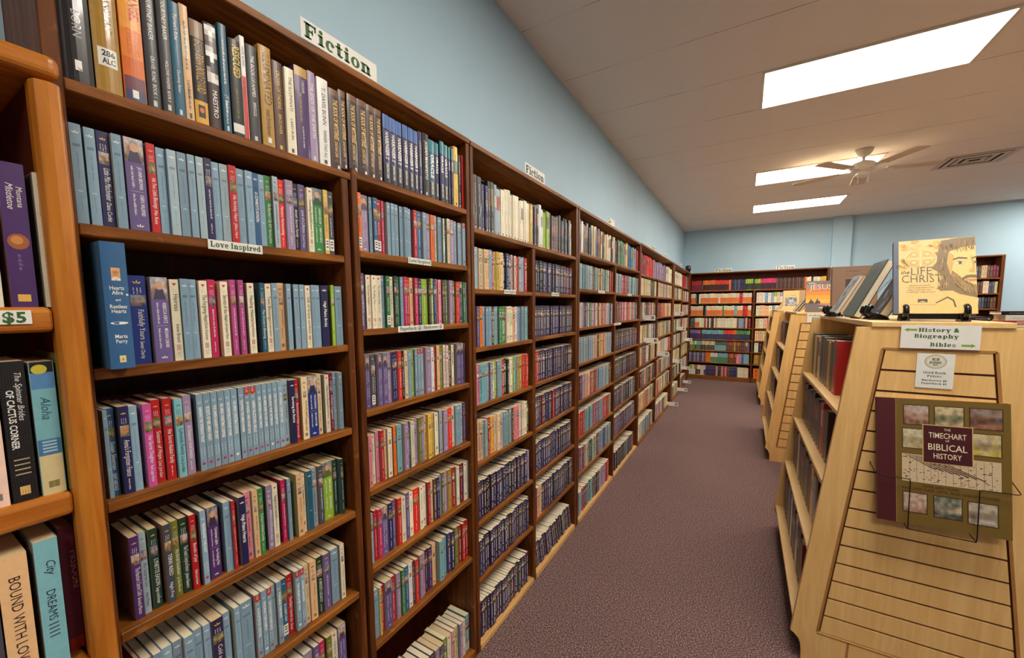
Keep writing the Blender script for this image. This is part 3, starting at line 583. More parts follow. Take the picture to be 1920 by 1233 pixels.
# --- simpler rows further along: (y0, y1, shelf height, codes), one letter per book
FAR = [
 (3, 2, 1.362, 1.86, 1.642, 'gccCbbMygcynspycRplgrr'), (3, 3, 1.362, 1.872, 1.39, 'cpyobbxbbbGGwwCcwbbbrbr'),
 (3, 4, 1.362, 1.87, 1.137, 'PTTslwebrpEwleTzzRRu'), (3, 5, 1.362, 1.875, .88, 'CCbbrywwcbbbxPPwwwwE'),
 (3, 6, 1.362, 1.875, .606, 'ddkdduddddndkdddddddg'), (3, 7, 1.362, 1.88, .336, 'dddddddddddddkddddddddd'), (3, 8, 1.362, 1.85, .028, 'ndddnddkdndddkduddkdddd'),
 (4, 2, 1.918, 2.5, 1.643, 'nnkkdrddddddddkdddddrdd'), (4, 3, 1.918, 2.5, 1.395, 'dEddddddddddddnddkdddd'),
 (4, 4, 1.918, 2.5, 1.14, 'rduddkdddddudTdndkdn'), (4, 5, 1.918, 2.5, .881, 'udduddddrudddddkddddu'), (4, 6, 1.918, 2.5, .615, 'ddndkddndddddddkdddd'),
 (4, 7, 1.918, 2.51, .346, 'uxCnddddddkdddnddddd'), (4, 8, 1.94, 2.5, .034, 'kddddgdddddkddsdddddd'),
 (5, 2, 2.585, 3.43, 1.688, 'bgbbgbTlwxcbEcxCTTrcbsrx'), (5, 3, 2.585, 3.43, 1.417, 'cbbpxcGclgcxfzcrlgcxlb'), (5, 4, 2.585, 3.42, 1.165, 'gbbbfbbbcCrEyrCggbTl'),
 (5, 5, 2.585, 3.43, .897, 'lulMPywrzrxbbbbglcXx'), (5, 6, 2.585, 3.43, .628, 'RrrrbbbbbMuBpbrrrrzT'.replace('B', 'b')), (5, 7, 2.65, 3.43, .361, 'lulcTETcxubbbpbbbC'), (5, 8, 2.585, 3.40, .034, 'bbruTtTXuxglMrr'),
 (6, 2, 3.47, 4.36, 1.684, 'rgrbbrrgsrTgTbgTbgx'), (6, 3, 3.47, 4.37, 1.43, 'CcxrpRlcrwxPMcClrcxnkp'), (6, 4, 3.47, 4.35, 1.162, 'dkdkdpddkdddgddkpdu'),
 (6, 5, 3.47, 4.36, .9, 'kddkddkdndkddudkddd'), (6, 6, 3.47, 4.33, .634, 'dkddkddgdkddkdgdkd'), (6, 7, 3.47, 4.32, .366, 'ddpdgddpddpdpdd'), (6, 8, 3.47, 4.30, .03, 'ukdskdkdgdukud'),
 (7, 2, 4.43, 5.37, 1.69, 'wccwCccwccxpswwc'), (7, 3, 4.62, 5.36, 1.42, 'WkXkCsPxwzcX'), (7, 4, 4.43, 5.37, 1.155, 'wcwxcszGwpwsb'), (7, 5, 4.43, 5.37, .9, 'cwrbxwwEkCPc'),
 (7, 6, 4.43, 5.37, .635, 'wkrtwCsxEwrsC'), (7, 7, 4.43, 5.37, .366, 'CcCwyPzcwCcE'), (7, 8, 4.43, 5.3, .03, 'TwcgggsgXxyW'),
 (8, 2, 5.43, 6.6, 1.69, 'cccgcccclgcccyc'), (8, 3, 5.43, 6.6, 1.42, 'rxuwRwoCwxcCwc'), (8, 4, 5.43, 6.6, 1.155, 'EwkcyxwcXcTswc'), (8, 5, 5.43, 6.6, .9, 'cCwwrPcgwwcwrM'),
 (8, 6, 5.43, 6.6, .635, 'xcrXRwccbwgCwxb'), (8, 7, 5.43, 6.6, .366, 'zCrxwcwucwkckxW'), (8, 8, 5.43, 6.5, .03, 'wglcPlwcscwCw'),
 (9, 2, 6.80, 7.7, 1.68, 'wwxWXcxwwxw'), (9, 3, 6.80, 7.7, 1.41, 'ywweWwycww'), (9, 4, 6.80, 7.7, 1.15, 'wscGxwwEbw'), (9, 5, 6.80, 7.7, .89, 'xcTwcEsTwxGw'),
 (9, 6, 6.80, 7.7, .63, 'wcwsCwxwcww'), (9, 7, 6.80, 7.7, .36, 'xExuwGkcww'), (9, 8, 6.80, 7.6, .03, 'CwxcwTTgxw'),
 (10, 2, 7.78, 8.75, 1.66, 'wrcxwgwpcww'), (10, 3, 7.78, 8.75, 1.40, 'wcxwPwlwwww'), (10, 4, 7.78, 8.75, 1.14, 'wPwywowcwEw'), (10, 5, 7.78, 8.75, .88, 'wkwcwgTwwww'),
 (10, 6, 7.78, 8.75, .63, 'wGwcwwyww'), (10, 7, 7.78, 8.75, .36, 'wEwTwgwgww'), (10, 8, 7.78, 8.6, .03, 'swGxcuoC'),
]
TOPS = [(3, 1.363, 2.49, 1.893, 'xknnxkWgywwwwwwwwwcykskWWeekxXrxkskcskgWk'), (5, 2.582, 4.34, 1.936, 'kWxXkCcnkxckxcwXrcksxTTGgxlyqqqGGTlr'),
        (7, 4.43, 6.66, 1.915, 'ruRRllllluuwww'), (9, 6.795, 8.75, 1.91, 'wwgwcwWlrrruwsr')]
def add_far(bay, row, y0, y1, z, codes, hard):
    rng = random.Random(bay*100+row); step = {1: .03, 3: .028, 5: .036, 7: .05, 9: .045}[bay] if hard else .0205 if bay < 7 else .026
    m = max(len(codes), int((y1-y0)/step)); codes = ''.join(codes[min(len(codes)-1, max(0, int(i*len(codes)/m+rng.uniform(-.9, .9))))] for i in range(m)); n = m; ws = [.7+.6*rng.random() for _ in codes]; k = (y1-y0)*.985/sum(ws); y = y0
    lean = .2 if (bay, row) == (4, 8) else 0
    for i, c in enumerate(codes):
        wd = ws[i]*k
        if hard: h, d, x, st = .2+.03*rng.random(), .15, -.014-.012*rng.random(), 'J'
        else:
            h = (.172 if bay < 7 else .185)+.006*rng.random(); h -= .012*(bay == 4 and row == 8); d = .105 if bay < 7 else .13; x = -.012-.012*rng.random(); st = 'B' if c in 'bg' else rng.choice('PPC') if c not in 'wW' else 'W'
        (HARD if hard else PAPER).append(book_spec(x, y+wd/2, z+(.004 if lean else 0), min(wd-.0006, .042)*(.9 if lean else 1), h, d, c, st, [], 0, (bay, row), hard, lean, i))
        y += wd
for r in FAR: add_far(*r[:5], r[5], False)
for b_, y0, y1, z, codes in TOPS: add_far(b_, 1, y0, y1, z, codes, True)
# --- end-wall bookcase rows: plain code or two-letter upper/lower colour
BZ = [1.885, 1.621, 1.363, 1.111, .86, .625, .375, .09]
BACK = [
 (0, -.03, 2.26, 'ru ru ru ru ru ru Xx ok ok ok ok ok ok ok Rk Rk Rk Rk Rk Rk Rk Rk o n n s n s n n n ek ek ek ek Ek ek ek ek Mk Mk Mk Mk Mk Mk Mk Mk x X x X x X x X x X x x X x o wk wk kw wk wk wk yk yk yk'),
 (1, -.03, 1.09, 'wo wo wo s - w wo wo wo wo wo wo wo wo wo wo wo w wo wo wo wo wo wo wo wo wo wo wo r r wo wo wo wo wo'), (1, 1.17, 2.24, 'w w w b w g eW C lw y s s n ef ef ef T x s e w c'),
 (2, -.03, 1.09, 'wo wo wo wo wo wo wo wo - t wo wo wo wo wo wo wo wo wo wo G wo wo wo wo wo wo b b wo wo wo r r r wo wo'), (2, 1.17, 2.24, 'w C C C w T w c w C c T T s s s w c l b'),
 (3, -.03, 1.09, 's s s wo wo wo w w w r w k w x k w g w w w w w w w w w w w w x g T b x C k r'), (3, 1.17, 2.24, 'C w C l p w c w w l C w x e w c'),
 (4, -.03, 1.09, 'pn pn pn pn mn mn X Tn Tn Tn Tn Tn Tn Tn Tn Tn Tn Tn Tn Rn Rn Rn Rn Rn on on Gn Gn Gn Gn Gn Gn en'), (4, 1.17, 2.24, 'C C C C C C C C x C X E c x w C'),
 (5, -.03, 1.09, 'wf wf ef wE Tf Tf TE cX cX wx cX cx wX cX sT sT sT sT sT sT x x Rx x z x ox x x x cx p'), (5, 1.17, 2.24, 'W X u k c X w k C e w c X s u'),
 (6, -.03, 1.09, 'l s s l s l s s l s o o o wG wG wG wG TG TG TG TG TG TG x Rx ox x Rx P P l q T b g'), (6, 1.17, 2.24, 'z f z ty ty ty ty C y T c w'),
 (7, -.03, 1.09, 'eW eW wW eW rX wE wE w w wn d d d d d d P E E P r P x x n d n d w w w c w w'), (7, 1.17, 2.24, 'o s W R w C W x c w'),
]
def add_back(row, x0, x1, codes):
    cs = codes.split(); rng = random.Random(row*7+int(x1*10)); k = (x1-x0)/len(cs)
    for i, c in enumerate(cs):
        if c == '-': continue
        h = .205+.012*rng.random() if row == 0 else .195+.012*rng.random()
        (HARD if row == 0 else PAPER).append(book_spec(x0+k*(i+.5), BY-.25+.012+.01*rng.random(), BZ[row], k*.94, h, .14, c[0], 'N', [c[-1]], -math.pi/2, (11, row+1), row == 0, 0, i))
for r in BACK: add_back(*r)
for j, (z, codes) in enumerate(((1.976, 'pPxCosknssCxu'), (1.731, 'wlWTTQqsWxxwsc'), (1.488, 'TTTxwgTWWskx'))):
    codes = ''.join(codes[int(i*len(codes)/27)] for i in range(27))
    for i, c in enumerate(codes):
        k = .86/len(codes); PAPER.append(book_spec(3.55+k*(i+.5), BY-.25+.02, z, k*.93, .17+.03*random.Random(i*5+j).random(), .14, c, 'N', [c], -math.pi/2, (12, j+1), False, 0, i))
# oak bookcase at the near end: larger paperbacks
for y, wd, z, h, c, st, ti in ((.148, .026, 1.567, .218, 'v', 'O', ['Montana', 'Mistletoe']), (.118, .018, 1.567, .214, 'w', 'C', []), (.178, .018, 1.567, .21, 'w', 'C', []),
        (.126, .026, 1.262, .222, 'k', 'O', ['The Spinster Brides', 'OF CACTUS CORNER']), (.156, .026, 1.262, .218, 'T', 'O', ['Aloha', '-']), (.1, .02, 1.262, .21, 'w', 'C', []), (.178, .012, 1.262, .23, 'f', 'C', []),
        (.104, .03, .962, .22, 'C', 'O', ['BOUND WITH LOVE', '-']), (.139, .026, .962, .228, 'T', 'O', ['City', 'DREAMS']), (.076, .022, .962, .215, 's', 'C', []), (.172, .028, .962, .226, 'u', 'O', ['MISSOURI', '-'])):
    PAPER.append(book_spec(.012 if c != 'u' else -.02, y, z, wd, h, .13, c, st, ti, 0, (0, 0), False))
_ps = print_spine
def print_spine(w, h, code, style, titles, rng, hard, bulge):
    base = COL[code]
    if style == 'N':                                          # end-wall books: an upper and a lower colour and a small label
        A = Flat(lambda u, v, l: (spine_x(u, w, bulge)+.00022*l, u, v), 6); c2 = COL[titles[0]]
        if titles[0] != code: A.rect(-w*.47, h*.03, w*.47, h*.58, c2)
        bars(A, 0, h*.9, h*.64, w*.2, mix(base, DARK if code in LIGHTS else INK, .6), rng); bars(A, 0, h*.5, h*.15, w*.16, mix(c2, DARK if titles[0] in LIGHTS else INK, .4), rng)
        return A
    if style == 'O':
        A = Flat(lambda u, v, l: (spine_x(u, w, bulge)+.00022*l, u, v), 4); e = w*.47; t1, t2 = titles
        if t1 == 'Montana':
            A.text('Montana', w*.12, h*.84, w*.24, INK, maxw=h*.22, rot=True, shear=.15); A.text('Mistletoe', -w*.26, h*.86, w*.28, INK, maxw=h*.28, rot=True, shear=.35)
            A.disc(0, h*.46, e*.9, h*.055, (170, 96, 50)); A.disc(-w*.05, h*.47, e*.5, h*.03, (212, 140, 74), 2)
            for k in range(4): bars(A, 0, h*(.37-.03*k), h*(.36-.03*k)-.002, w*.6, (150, 130, 190), rng)
            A.rect(-w*.26, h*.04, w*.24, h*.09, (236, 184, 84))
        elif t2 == 'OF CACTUS CORNER':
            for k in range(9): bars(A, -e+2*e*(k+.5)/9, h*.99, h*.01, w*.03, (84, 70, 62), rng)
            A.text(t1, w*.08, h*.92, w*.26, INK, maxw=h*.44, rot=True, shear=.3); A.text(t2, -w*.3, h*.8, w*.28, INK, maxw=h*.42, rot=True, bold=.02)
            for k in range(4): A.rect(-w*.3, h*(.3-.035*k), w*.3, h*(.3-.035*k)+.002, (200, 180, 140))
            A.rect(-w*.2, h*.05, w*.2, h*.11, (232, 190, 110))
        elif t1 == 'Aloha':
            A.rect(-e, 0, e, h*.34, (222, 204, 150)); A.rect(-e, h*.8, e, h*.92, (90, 140, 190)); A.rect(-e, h*.92, e, h, (30, 26, 20)); A.disc(-w*.1, h*.945, e*.7, h*.035, (206, 190, 60), 2)
            A.text('Aloha', -w*.18, h*.74, w*.42, (40, 96, 110), maxw=h*.28, rot=True, shear=.3); A.rect(-e, h*.3, e, h*.42, (70, 124, 164), 2)
            for k in range(4): A.rect(-w*.3, h*(.395-.024*k), w*.3, h*(.395-.024*k)+.0025, (180, 210, 220), 3)
            A.rect(-w*.22, h*.05, w*.24, h*.1, (140, 128, 70))
        elif t1.startswith('BOUND'):
            A.text(t1, -w*.18, h*.84, w*.4, (60, 40, 36), maxw=h*.66, rot=True); A.rect(-w*.3, h*.16, w*.3, h*.2, (226, 190, 110)); A.rect(-e, 0, e, h*.14, (176, 104, 90))
        elif t1 == 'City':
            A.text('City', -w*.06, h*.84, w*.4, (40, 50, 64), maxw=h*.22, rot=True, shear=.3); A.text('DREAMS', -w*.18, h*.62, w*.38, (40, 50, 64), maxw=h*.32, rot=True)
            for k in range(4): A.rect(-w*.24, h*(.36-.03*k), w*.2, h*(.36-.03*k)+.002, (60, 76, 96))
        else: A.text(t1, -w*.1, h*.8, w*.4, (206, 140, 110), maxw=h*.6, rot=True); A.rect(-e, 0, e, h*.1, (170, 40, 24))
        return A
    return _ps(w, h, code, style, titles, rng, hard, bulge)
def place_words(s):
    b, r = s['where']
    if b == 0 and r == 0: return 'in the golden oak bookcase'
    if b == 0: return 'on the top shelf of the nearest bookcase'
    if b > 10: return '%s shelf of the %s' % (ROWN[r], 'end wall bookcase' if b == 11 else 'far bookcase')
    return '%s shelf of the %s' % (ROWN[r], BAYN.get(b) or ORD[b-1]+' bay')
AUTHORS = ('COURTNEY BAKER', 'Courtney Baker', 'RANDY ALC..', 'Leah Beiski', 'JT Bradow', 'BRIGGS', 'matt bronleewe', 'BROUWER', 'LARRY BURK', 'T. DAVIS BUNN', 'JONATHAN CAHN', 'Susan Sleeman', 'LYNETTE EASON', 'TERRI REED', 'HOMESPUN',
    'ANDREWS & WILSON', '*  *BORN')
def label_for(s, kind):
    nm = CNAME[s['code']]; b, r = s['where']; i = ordinal(s['order'])
    t = [x for x in s['titles'] if x and x not in '-' and len(x) > 2]
    if s['style'] in 'ND': t = []                              # author names stay out of the labels
    t = [x for x in t if x not in AUTHORS]
    good = t[0].strip('* ').title().replace("'S", "'s") if t else None
    if (b, r) == (0, 0):
        lv = {1.567: 'above the price label', 1.262: 'on its middle shelf', .962: 'on its lowest visible shelf'}[s['z']]
        return '%s paperback %s in golden oak bookcase %s' % (nm, 'titled '+' '.join(good.split()[:4]) if good else 'beside a thicker one', lv) if s['code'] not in 'w' else \
            'thin %s paperback, %s, golden oak bookcase, %s' % (nm, {.118: 'before the violet one', .178: 'against the post', .1: 'before the black one'}[s['y']], lv)
    if b == 11: return '%s hardcover, %s along the top shelf of the end wall bookcase' % (nm, i)
    if kind == 'hardcover':
        cs = {0: 'nearest', 3: 'second', 5: 'third', 7: 'fourth', 9: 'fifth'}[b]
        if good and len(good.split()) < 5: return '%s hardcover titled %s, %s on the top shelf, %s dark bookcase' % (nm, good, i, cs)
        return '%s hardcover, %s along the top shelf of the %s dark bookcase' % (nm, i, cs)
    st = {'L': ' with bold white capitals', 'LR': ' with a red tab', 'W': ' with a red triangle', 'D': ' with a portrait on top', 'S': ' with a white sticker', 'B': ' with white leaf mark'}.get(s['style'], '')
    if good and len(good.split()) < 6: return '%s paperback titled %s, %s on %s' % (nm, ' '.join(good.split()[:4]), i, place_words(s))
    return '%s paperback%s, %s on %s' % (nm, st if len(st.split()) < 5 else '', i, place_words(s))
# the 300 paperbacks that show largest stand as books of their own; the smaller rest is one mass
def view_size(s):
    p = Vector((s['x'], s['y'], s['z']+s['h']/2))-CAM; dep = p.dot(fwd)
    if dep < .05: return 0
    px = (p.dot(rt2)/dep*F_PX+960, p.dot(dn2)/dep*F_PX+CY)
    if not (-10 < px[0] < 1930 and -60 < px[1] < 1260): return 0
    n = Vector((math.cos(s['rz']), math.sin(s['rz']), 0)); return s['w']*s['h']*abs(n.dot(p.normalized()))/dep**2
PAPER.sort(key=view_size, reverse=True)
for s in PAPER[:300]:
    make_book(s, 'paperback_book', 'paperbacks on the wall bookcases', label_for(s, 'paperback'))
for s in HARD: make_book(s, 'hardcover_book', 'hardcovers on the top shelves', label_for(s, 'hardcover'))
FINE[0] = False
V, Fc, K, PV, PF = [], [], [], [], []
for s in PAPER[300:]:
    rng = random.Random(int(s['y']*1e4)+int(s['z']*1e3)+int(s['x']*77)); w, h, d = s['w'], s['h'], s['d']
    base = tuple(min(255, v*(.9+.2*rng.random())) for v in COL[s['code']])
    v, f, k = cover_geo(w, h, d, base, mix(base, PHOTO[rng.randrange(4)][rng.randrange(3)], .5), False, .0003)
    A = print_spine(w, h, s['code'], s['style'], s['titles'], rng, False, .0003)
    f = f + [tuple(i+len(v) for i in q) for q in A.f]; k = k + A.c; v = v + A.v
    mt = Matrix.Translation((s['x'], s['y'], s['z'])) @ Matrix.Rotation(s['rz'], 4, 'Z') @ Matrix.Rotation(s['lean'], 4, 'X')
    n = len(V); V += [tuple(mt @ Vector(p)) for p in v]; Fc += [tuple(i+n for i in q) for q in f]; K += k
    n = len(PV); e = w/2-.0008
    PV += [tuple(mt @ Vector(p)) for p in ((-d+.002,-e,.001),(-.0012,-e,.001),(-.0012,e,.001),(-d+.002,e,.001),(-d+.002,-e,h-.0008),(-.0012,-e,h-.0008),(-.0012,e,h-.0008),(-d+.002,e,h-.0008))]
    PF += [tuple(n+i for i in q) for q in ((0,3,2,1),(4,5,6,7),(0,1,5,4),(1,2,6,5),(2,3,7,6),(3,0,4,7))]
mass = objm('paperback_books', flat_mesh('paperback_books', V, Fc, K), MCOV)
tag(mass, 'smaller paperbacks filling the far bays and the end wall bookcases', 'books', None, 'stuff')
FINE[0] = True
pm = bpy.data.meshes.new('page_block'); pm.from_pydata(PV, [], PF); objm('page_blocks', pm, MPAGEN, mass)['kind'] = 'stuff'
# ------------------------------------------------------------------ room shell
struct(bx('floor', (-.35, 9.2, -4.2, BY+.1, -.1, 0), carpetmat()))
struct(bx('ceiling', (-.35, 9.2, -4.2, BY+.1, CEIL, CEIL+.1), ceilmat()))
struct(bx('wall_left', (WX-.12, WX, -4.2, BY+.1, 0, CEIL), MWALL))
struct(bx('wall_end', (WX, 9.2, BY, BY+.12, 0, CEIL), MWALL))
struct(bx('wall_right', (9.1, 9.2, -4.2, BY, 0, CEIL), MWALL))
struct(bx('wall_near', (WX, 9.1, -4.2, -4.1, 0, CEIL), MWALL))
struct(bx('pillar_end', (2.33, 2.61, BY-.1, BY, 0, CEIL), MWALL))
# ------------------------------------------------------------------ dark bookcases along the blue wall
def bookcase(name, label, y0, y1, panels, shelves, top, group, kick=MKICK, d=.215, gap=None):
    """panels: [(ya, yb, z_top)] uprights; shelves: [(ya, yb, [z...])]; x=0 is the front plane, d the depth"""
    r = empty(name, (0, (y0+y1)/2, 0)); oy = (y0+y1)/2
    def P(nm, x0, x1, a, b, z0, z1, m, bev=.0015):
        o = bx(nm, (x0, x1, a-oy, b-oy, z0, z1), m, r, bev, 1); return o
    for a, b, z1 in panels: P('side_panel' if z1 > 2.1 else 'divider', -d+.006, 0, a, b, 0, z1, MWV, .002)
    P('back_panel', -d, -d+.006, y0, y1, .02, top-.02, MWB, 0)
    P('top_board', -d+.006, .004, y0, y1, top-.02, top, MW, .002)
    for a, b, zs in shelves:
        for z in zs:
            if z < .06:
                P('bottom_shelf', -d+.006, .004, a, b, max(.004, z-.03), z, kick, .0015)
            else: P('shelf', -d+.006, -.001, a, b, z-.02, z, MW, .002)
    tag(r, label, 'bookcase', group)
    return r
G1 = 'dark stained bookcases along the blue wall'
bookcase('bookcase', 'dark stained bookcase nearest the camera with two bays of small paperbacks', .195, 1.334,
    [(.195, .217, 2.214), (.736, .757, 1.924), (.769, .789, 1.96), (1.313, 1.334, 2.214)],
    [(.217, .768, [1.945]), (.789, 1.313, [1.955]), (.217, .736, [1.71, 1.458, 1.213, .958, .70, .45, .045]), (.789, 1.313, [1.731, 1.499, 1.249, .998, .744, .48, .045])], 2.234, G1, MW)
bookcase('bookcase', 'second dark bookcase with many cream spined hardcovers along its top shelf', 1.34, 2.545,
    [(1.34, 1.361, 2.214), (1.884, 1.916, 1.872), (2.51, 2.545, 2.214)], [(1.361, 2.51, [1.893]), (1.361, 1.884, [1.642, 1.39, 1.137, .88, .606, .336, .028]), (1.916, 2.51, [1.643, 1.395, 1.14, .881, .615, .346, .034])], 2.232, G1)
bookcase('bookcase', 'third dark bookcase along the blue wall, pale strip along its foot', 2.555, 4.385,
    [(2.555, 2.58, 2.214), (3.435, 3.465, 1.915), (4.36, 4.385, 2.214)], [(2.58, 4.36, [1.936]), (2.58, 3.435, [1.688, 1.417, 1.165, .897, .628, .361, .034]), (3.465, 4.36, [1.684, 1.43, 1.162, .9, .634, .366, .03])], 2.232, G1)
bookcase('bookcase', 'fourth dark bookcase along the wall with a row of purple hardcovers on top', 4.40, 6.72,
    [(4.40, 4.425, 2.214), (5.385, 5.415, 1.894), (6.62, 6.72, 2.214)], [(4.425, 6.62, [1.915]), (4.425, 5.385, [1.69, 1.42, 1.155, .9, .635, .366, .03]), (5.415, 6.62, [1.69, 1.42, 1.155, .9, .635, .366, .03])], 2.24, G1, MW)
bookcase('bookcase', 'farthest dark bookcase on the blue wall, next to the corner', 6.74, 8.85,
    [(6.74, 6.79, 2.214), (7.715, 7.745, 1.889), (8.76, 8.85, 2.214)], [(6.79, 8.76, [1.91]), (6.79, 7.715, [1.68, 1.41, 1.15, .89, .63, .36, .03]), (7.745, 8.76, [1.66, 1.40, 1.14, .88, .63, .36, .03])], 2.24, G1, MW)
def wall_case(label, x0, x1, ups, shelves, top, fy, wy):
    r = empty('bookcase', ((x0+x1)/2, fy, 0)); ox = (x0+x1)/2
    def P(nm, a, b, z0, z1, m, y0=0, y1=None): return bx(nm, (a-ox, b-ox, y0, (wy-fy-.01) if y1 is None else y1, z0, z1), m, r, .0015, 1)
    for a, b, z1 in ups: P('side_panel' if z1 > top-.1 else 'divider', a, b, 0, z1, MWV)
    P('back_panel', x0, x1, .02, top-.02, MWB, wy-fy-.016, wy-fy-.01); P('top_board', x0, x1, top-.02, top, MW)
    for a, b, zs in shelves:
        for z in zs: P('shelf', a, b, z-.022 if z > .12 else .004, z, MW)
    tag(r, label, 'bookcase'); return r
wall_case('dark bookcase against the end wall holding long orange and cream series', -.07, 2.31, [(-.07, -.045, 2.24), (1.112, 1.148, 1.863), (2.27, 2.31, 2.24)],
    [(-.045, 2.27, [BZ[0]]), (-.045, 1.112, BZ[1:]), (1.148, 2.27, BZ[1:])], 2.26, BY-.25, BY)
wall_case('smaller bookcase on the end wall behind the bearded man cover', 3.5, 4.46, [(3.5, 3.53, 2.31), (4.42, 4.46, 2.31)], [(3.53, 4.42, [1.976, 1.731, 1.488, 1.24, .99, .74, .49, .09])], 2.33, BY-.25, BY)
# oak bookcase at the near end (its post and three shelf rails reach into view)
oak = empty('oak_bookcase', (0, -.15, 0))
OY = .15
bm = bmesh.new(); prism(bm, [(.0, .1735+OY), (.0, .2085+OY), (.02, .2085+OY), (.032, .2045+OY), (.036, .191+OY), (.032, .1775+OY), (.02, .1735+OY)], 0, 1.916, axis='z'); obj('post', bm, MOAK, oak, .003, 2)
bx('post', (.0, .035, -.7+OY, -.66+OY, 0, 1.916), MOAK, oak, .01, 3)
bx('top_board', (-.215, .004, -.72+OY, .193+OY, 1.924, 1.955), MOAKH, oak, .003, 2)
bx('top_rail', (.0025, .036, -.72+OY, .2075+OY, 1.922, 1.957), MOAKH, oak, .013, 4)
for z in (1.567, 1.262, .962, .65, .34): bx('shelf', (-.2, .026, -.66+OY, .1735+OY, z-.04, z), MOAKH, oak, .009, 3)
bx('back_panel', (-.215, -.205, -.7+OY, .19+OY, .02, 1.92), MWB, oak)
bx('side_panel', (-.205, .0, .175+OY, .193+OY, 0, 1.915), MWB, oak)
bx('side_panel', (-.205, .0, -.7+OY, -.68+OY, 0, 1.915), MOAK, oak)
tag(oak, 'golden oak bookcase with rounded post and rails beside the dark shelves', 'bookcase')
# ------------------------------------------------------------------ ceiling: troffers, fan, vent
def troffer(x, y, label, grp='ceiling troffers'):
    t = empty('ceiling_light', (x, y, CEIL))
    bm = bmesh.new()
    for a in ((-.6096, .6096, -.3048, -.283), (-.6096, .6096, .283, .3048), (-.6096, -.588, -.283, .283), (.588, .6096, -.283, .283)): box(bm, *a, -.012, .03)
    obj('frame', bm, MGRID, t, .003, 1); bx('diffuser', (-.588, .588, -.283, .283, -.006, .0), MLENS, t)
    tag(t, label, 'ceiling light', grp); return t
TX = 1.02+.6096
for y, lb in ((3.405, 'largest lit ceiling panel, nearest, at the upper edge of the room'), (3.405+.6096*4, 'second lit ceiling panel, partly behind the ceiling fan'), (3.405+.6096*7, 'smallest lit ceiling panel, nearest the end wall'),
              (3.405-.6096*4, 'lit ceiling panel above the nearest bookcase, out of view'), (3.405-.6096*8, 'lit ceiling panel behind the camera, out of view')):
    troffer(TX, y+.3048, lb)
for y, nm in ((3.405-.6096*4, 'near the front'), (3.405+.6096, 'halfway along'), (3.405+.6096*5, 'past the middle'), (3.405+.6096*8, 'added to brighten the end wall')): troffer(TX+1.2192*3, y+.3048, 'lit ceiling panel over the far side of the shop, '+nm)  # unseen row; its last panel is added to brighten the end wall
fan = empty('ceiling_fan', (2.0, 5.61, CEIL)); 
bm = bmesh.new(); lathe(bm, [(.076, 0), (.074, -.02), (.05, -.06), (.018, -.075)]); obj('canopy', bm, MFAN, fan, smooth=True)
bm = bmesh.new(); lathe(bm, [(.014, -.07), (.014, -.13)], 12); obj('downrod', bm, MFAN, fan, smooth=True)
bm = bmesh.new(); lathe(bm, [(.03, -.115), (.085, -.135), (.112, -.16), (.114, -.2), (.09, -.222), (.06, -.228)]); obj('motor_housing', bm, MFAN, fan, smooth=True)
bm = bmesh.new(); lathe(bm, [(.058, -.228), (.058, -.262), (.046, -.275)]); sh = obj('switch_housing', bm, MFAN, fan, smooth=True)
for px in (-.04, .04):
    bm = bmesh.new(); tube(bm, [(px, -.03, -.262), (px, -.032, -.33)], .0016, 6); lathe(bm, [(.001, -.33), (.006, -.338), (.001, -.35)], 8, (px, -.032, 0)); obj('pull_chain', bm, MFAN, sh)
for k in range(5):
    a = math.radians(12+72*k)
    bm = bmesh.new(); prism(bm, [(.19, -.05), (.24, -.06), (.6, -.068), (.63, -.055), (.63, .055), (.6, .068), (.24, .06), (.19, .05)], -.212, -.206, axis='z')
    bl = obj('blade', bm, MBLADE, fan, .002, 1); bl.rotation_euler = (0, 0, a)
    bm = bmesh.new(); prism(bm, [(.09, -.014), (.19, -.02), (.26, -.03), (.26, .03), (.19, .02), (.09, .014)], -.219, -.213, axis='z'); obj('blade_iron', bm, MFAN, bl)
tag(fan, 'cream five bladed ceiling fan hanging in front of a lit panel', 'ceiling fan')
vent = empty('air_vent', (3.15, 6.64, CEIL)); 
bx('backing', (-.27, .27, -.23, .23, -.002, .0), MDARK, vent)
bm = bmesh.new()
for k in range(4):
    a, b = .29-.066*k, .25-.058*k; q = .05 if k == 0 else .042; z = -.006-.006*(k % 2)
    for sx in (-1, 1): prism(bm, [(sx*a, -b), (sx*(a-q), -b+q), (sx*(a-q), b-q), (sx*a, b)], z, z+.004, axis='z')
    for sy in (-1, 1): prism(bm, [(-a, sy*b), (-a+q, sy*(b-q)), (a-q, sy*(b-q)), (a, sy*b)], z, z+.004, axis='z')
obj('louvers', bm, MVENT, vent)
tag(vent, 'square louvred air vent in the ceiling beyond the fan', 'air vent')
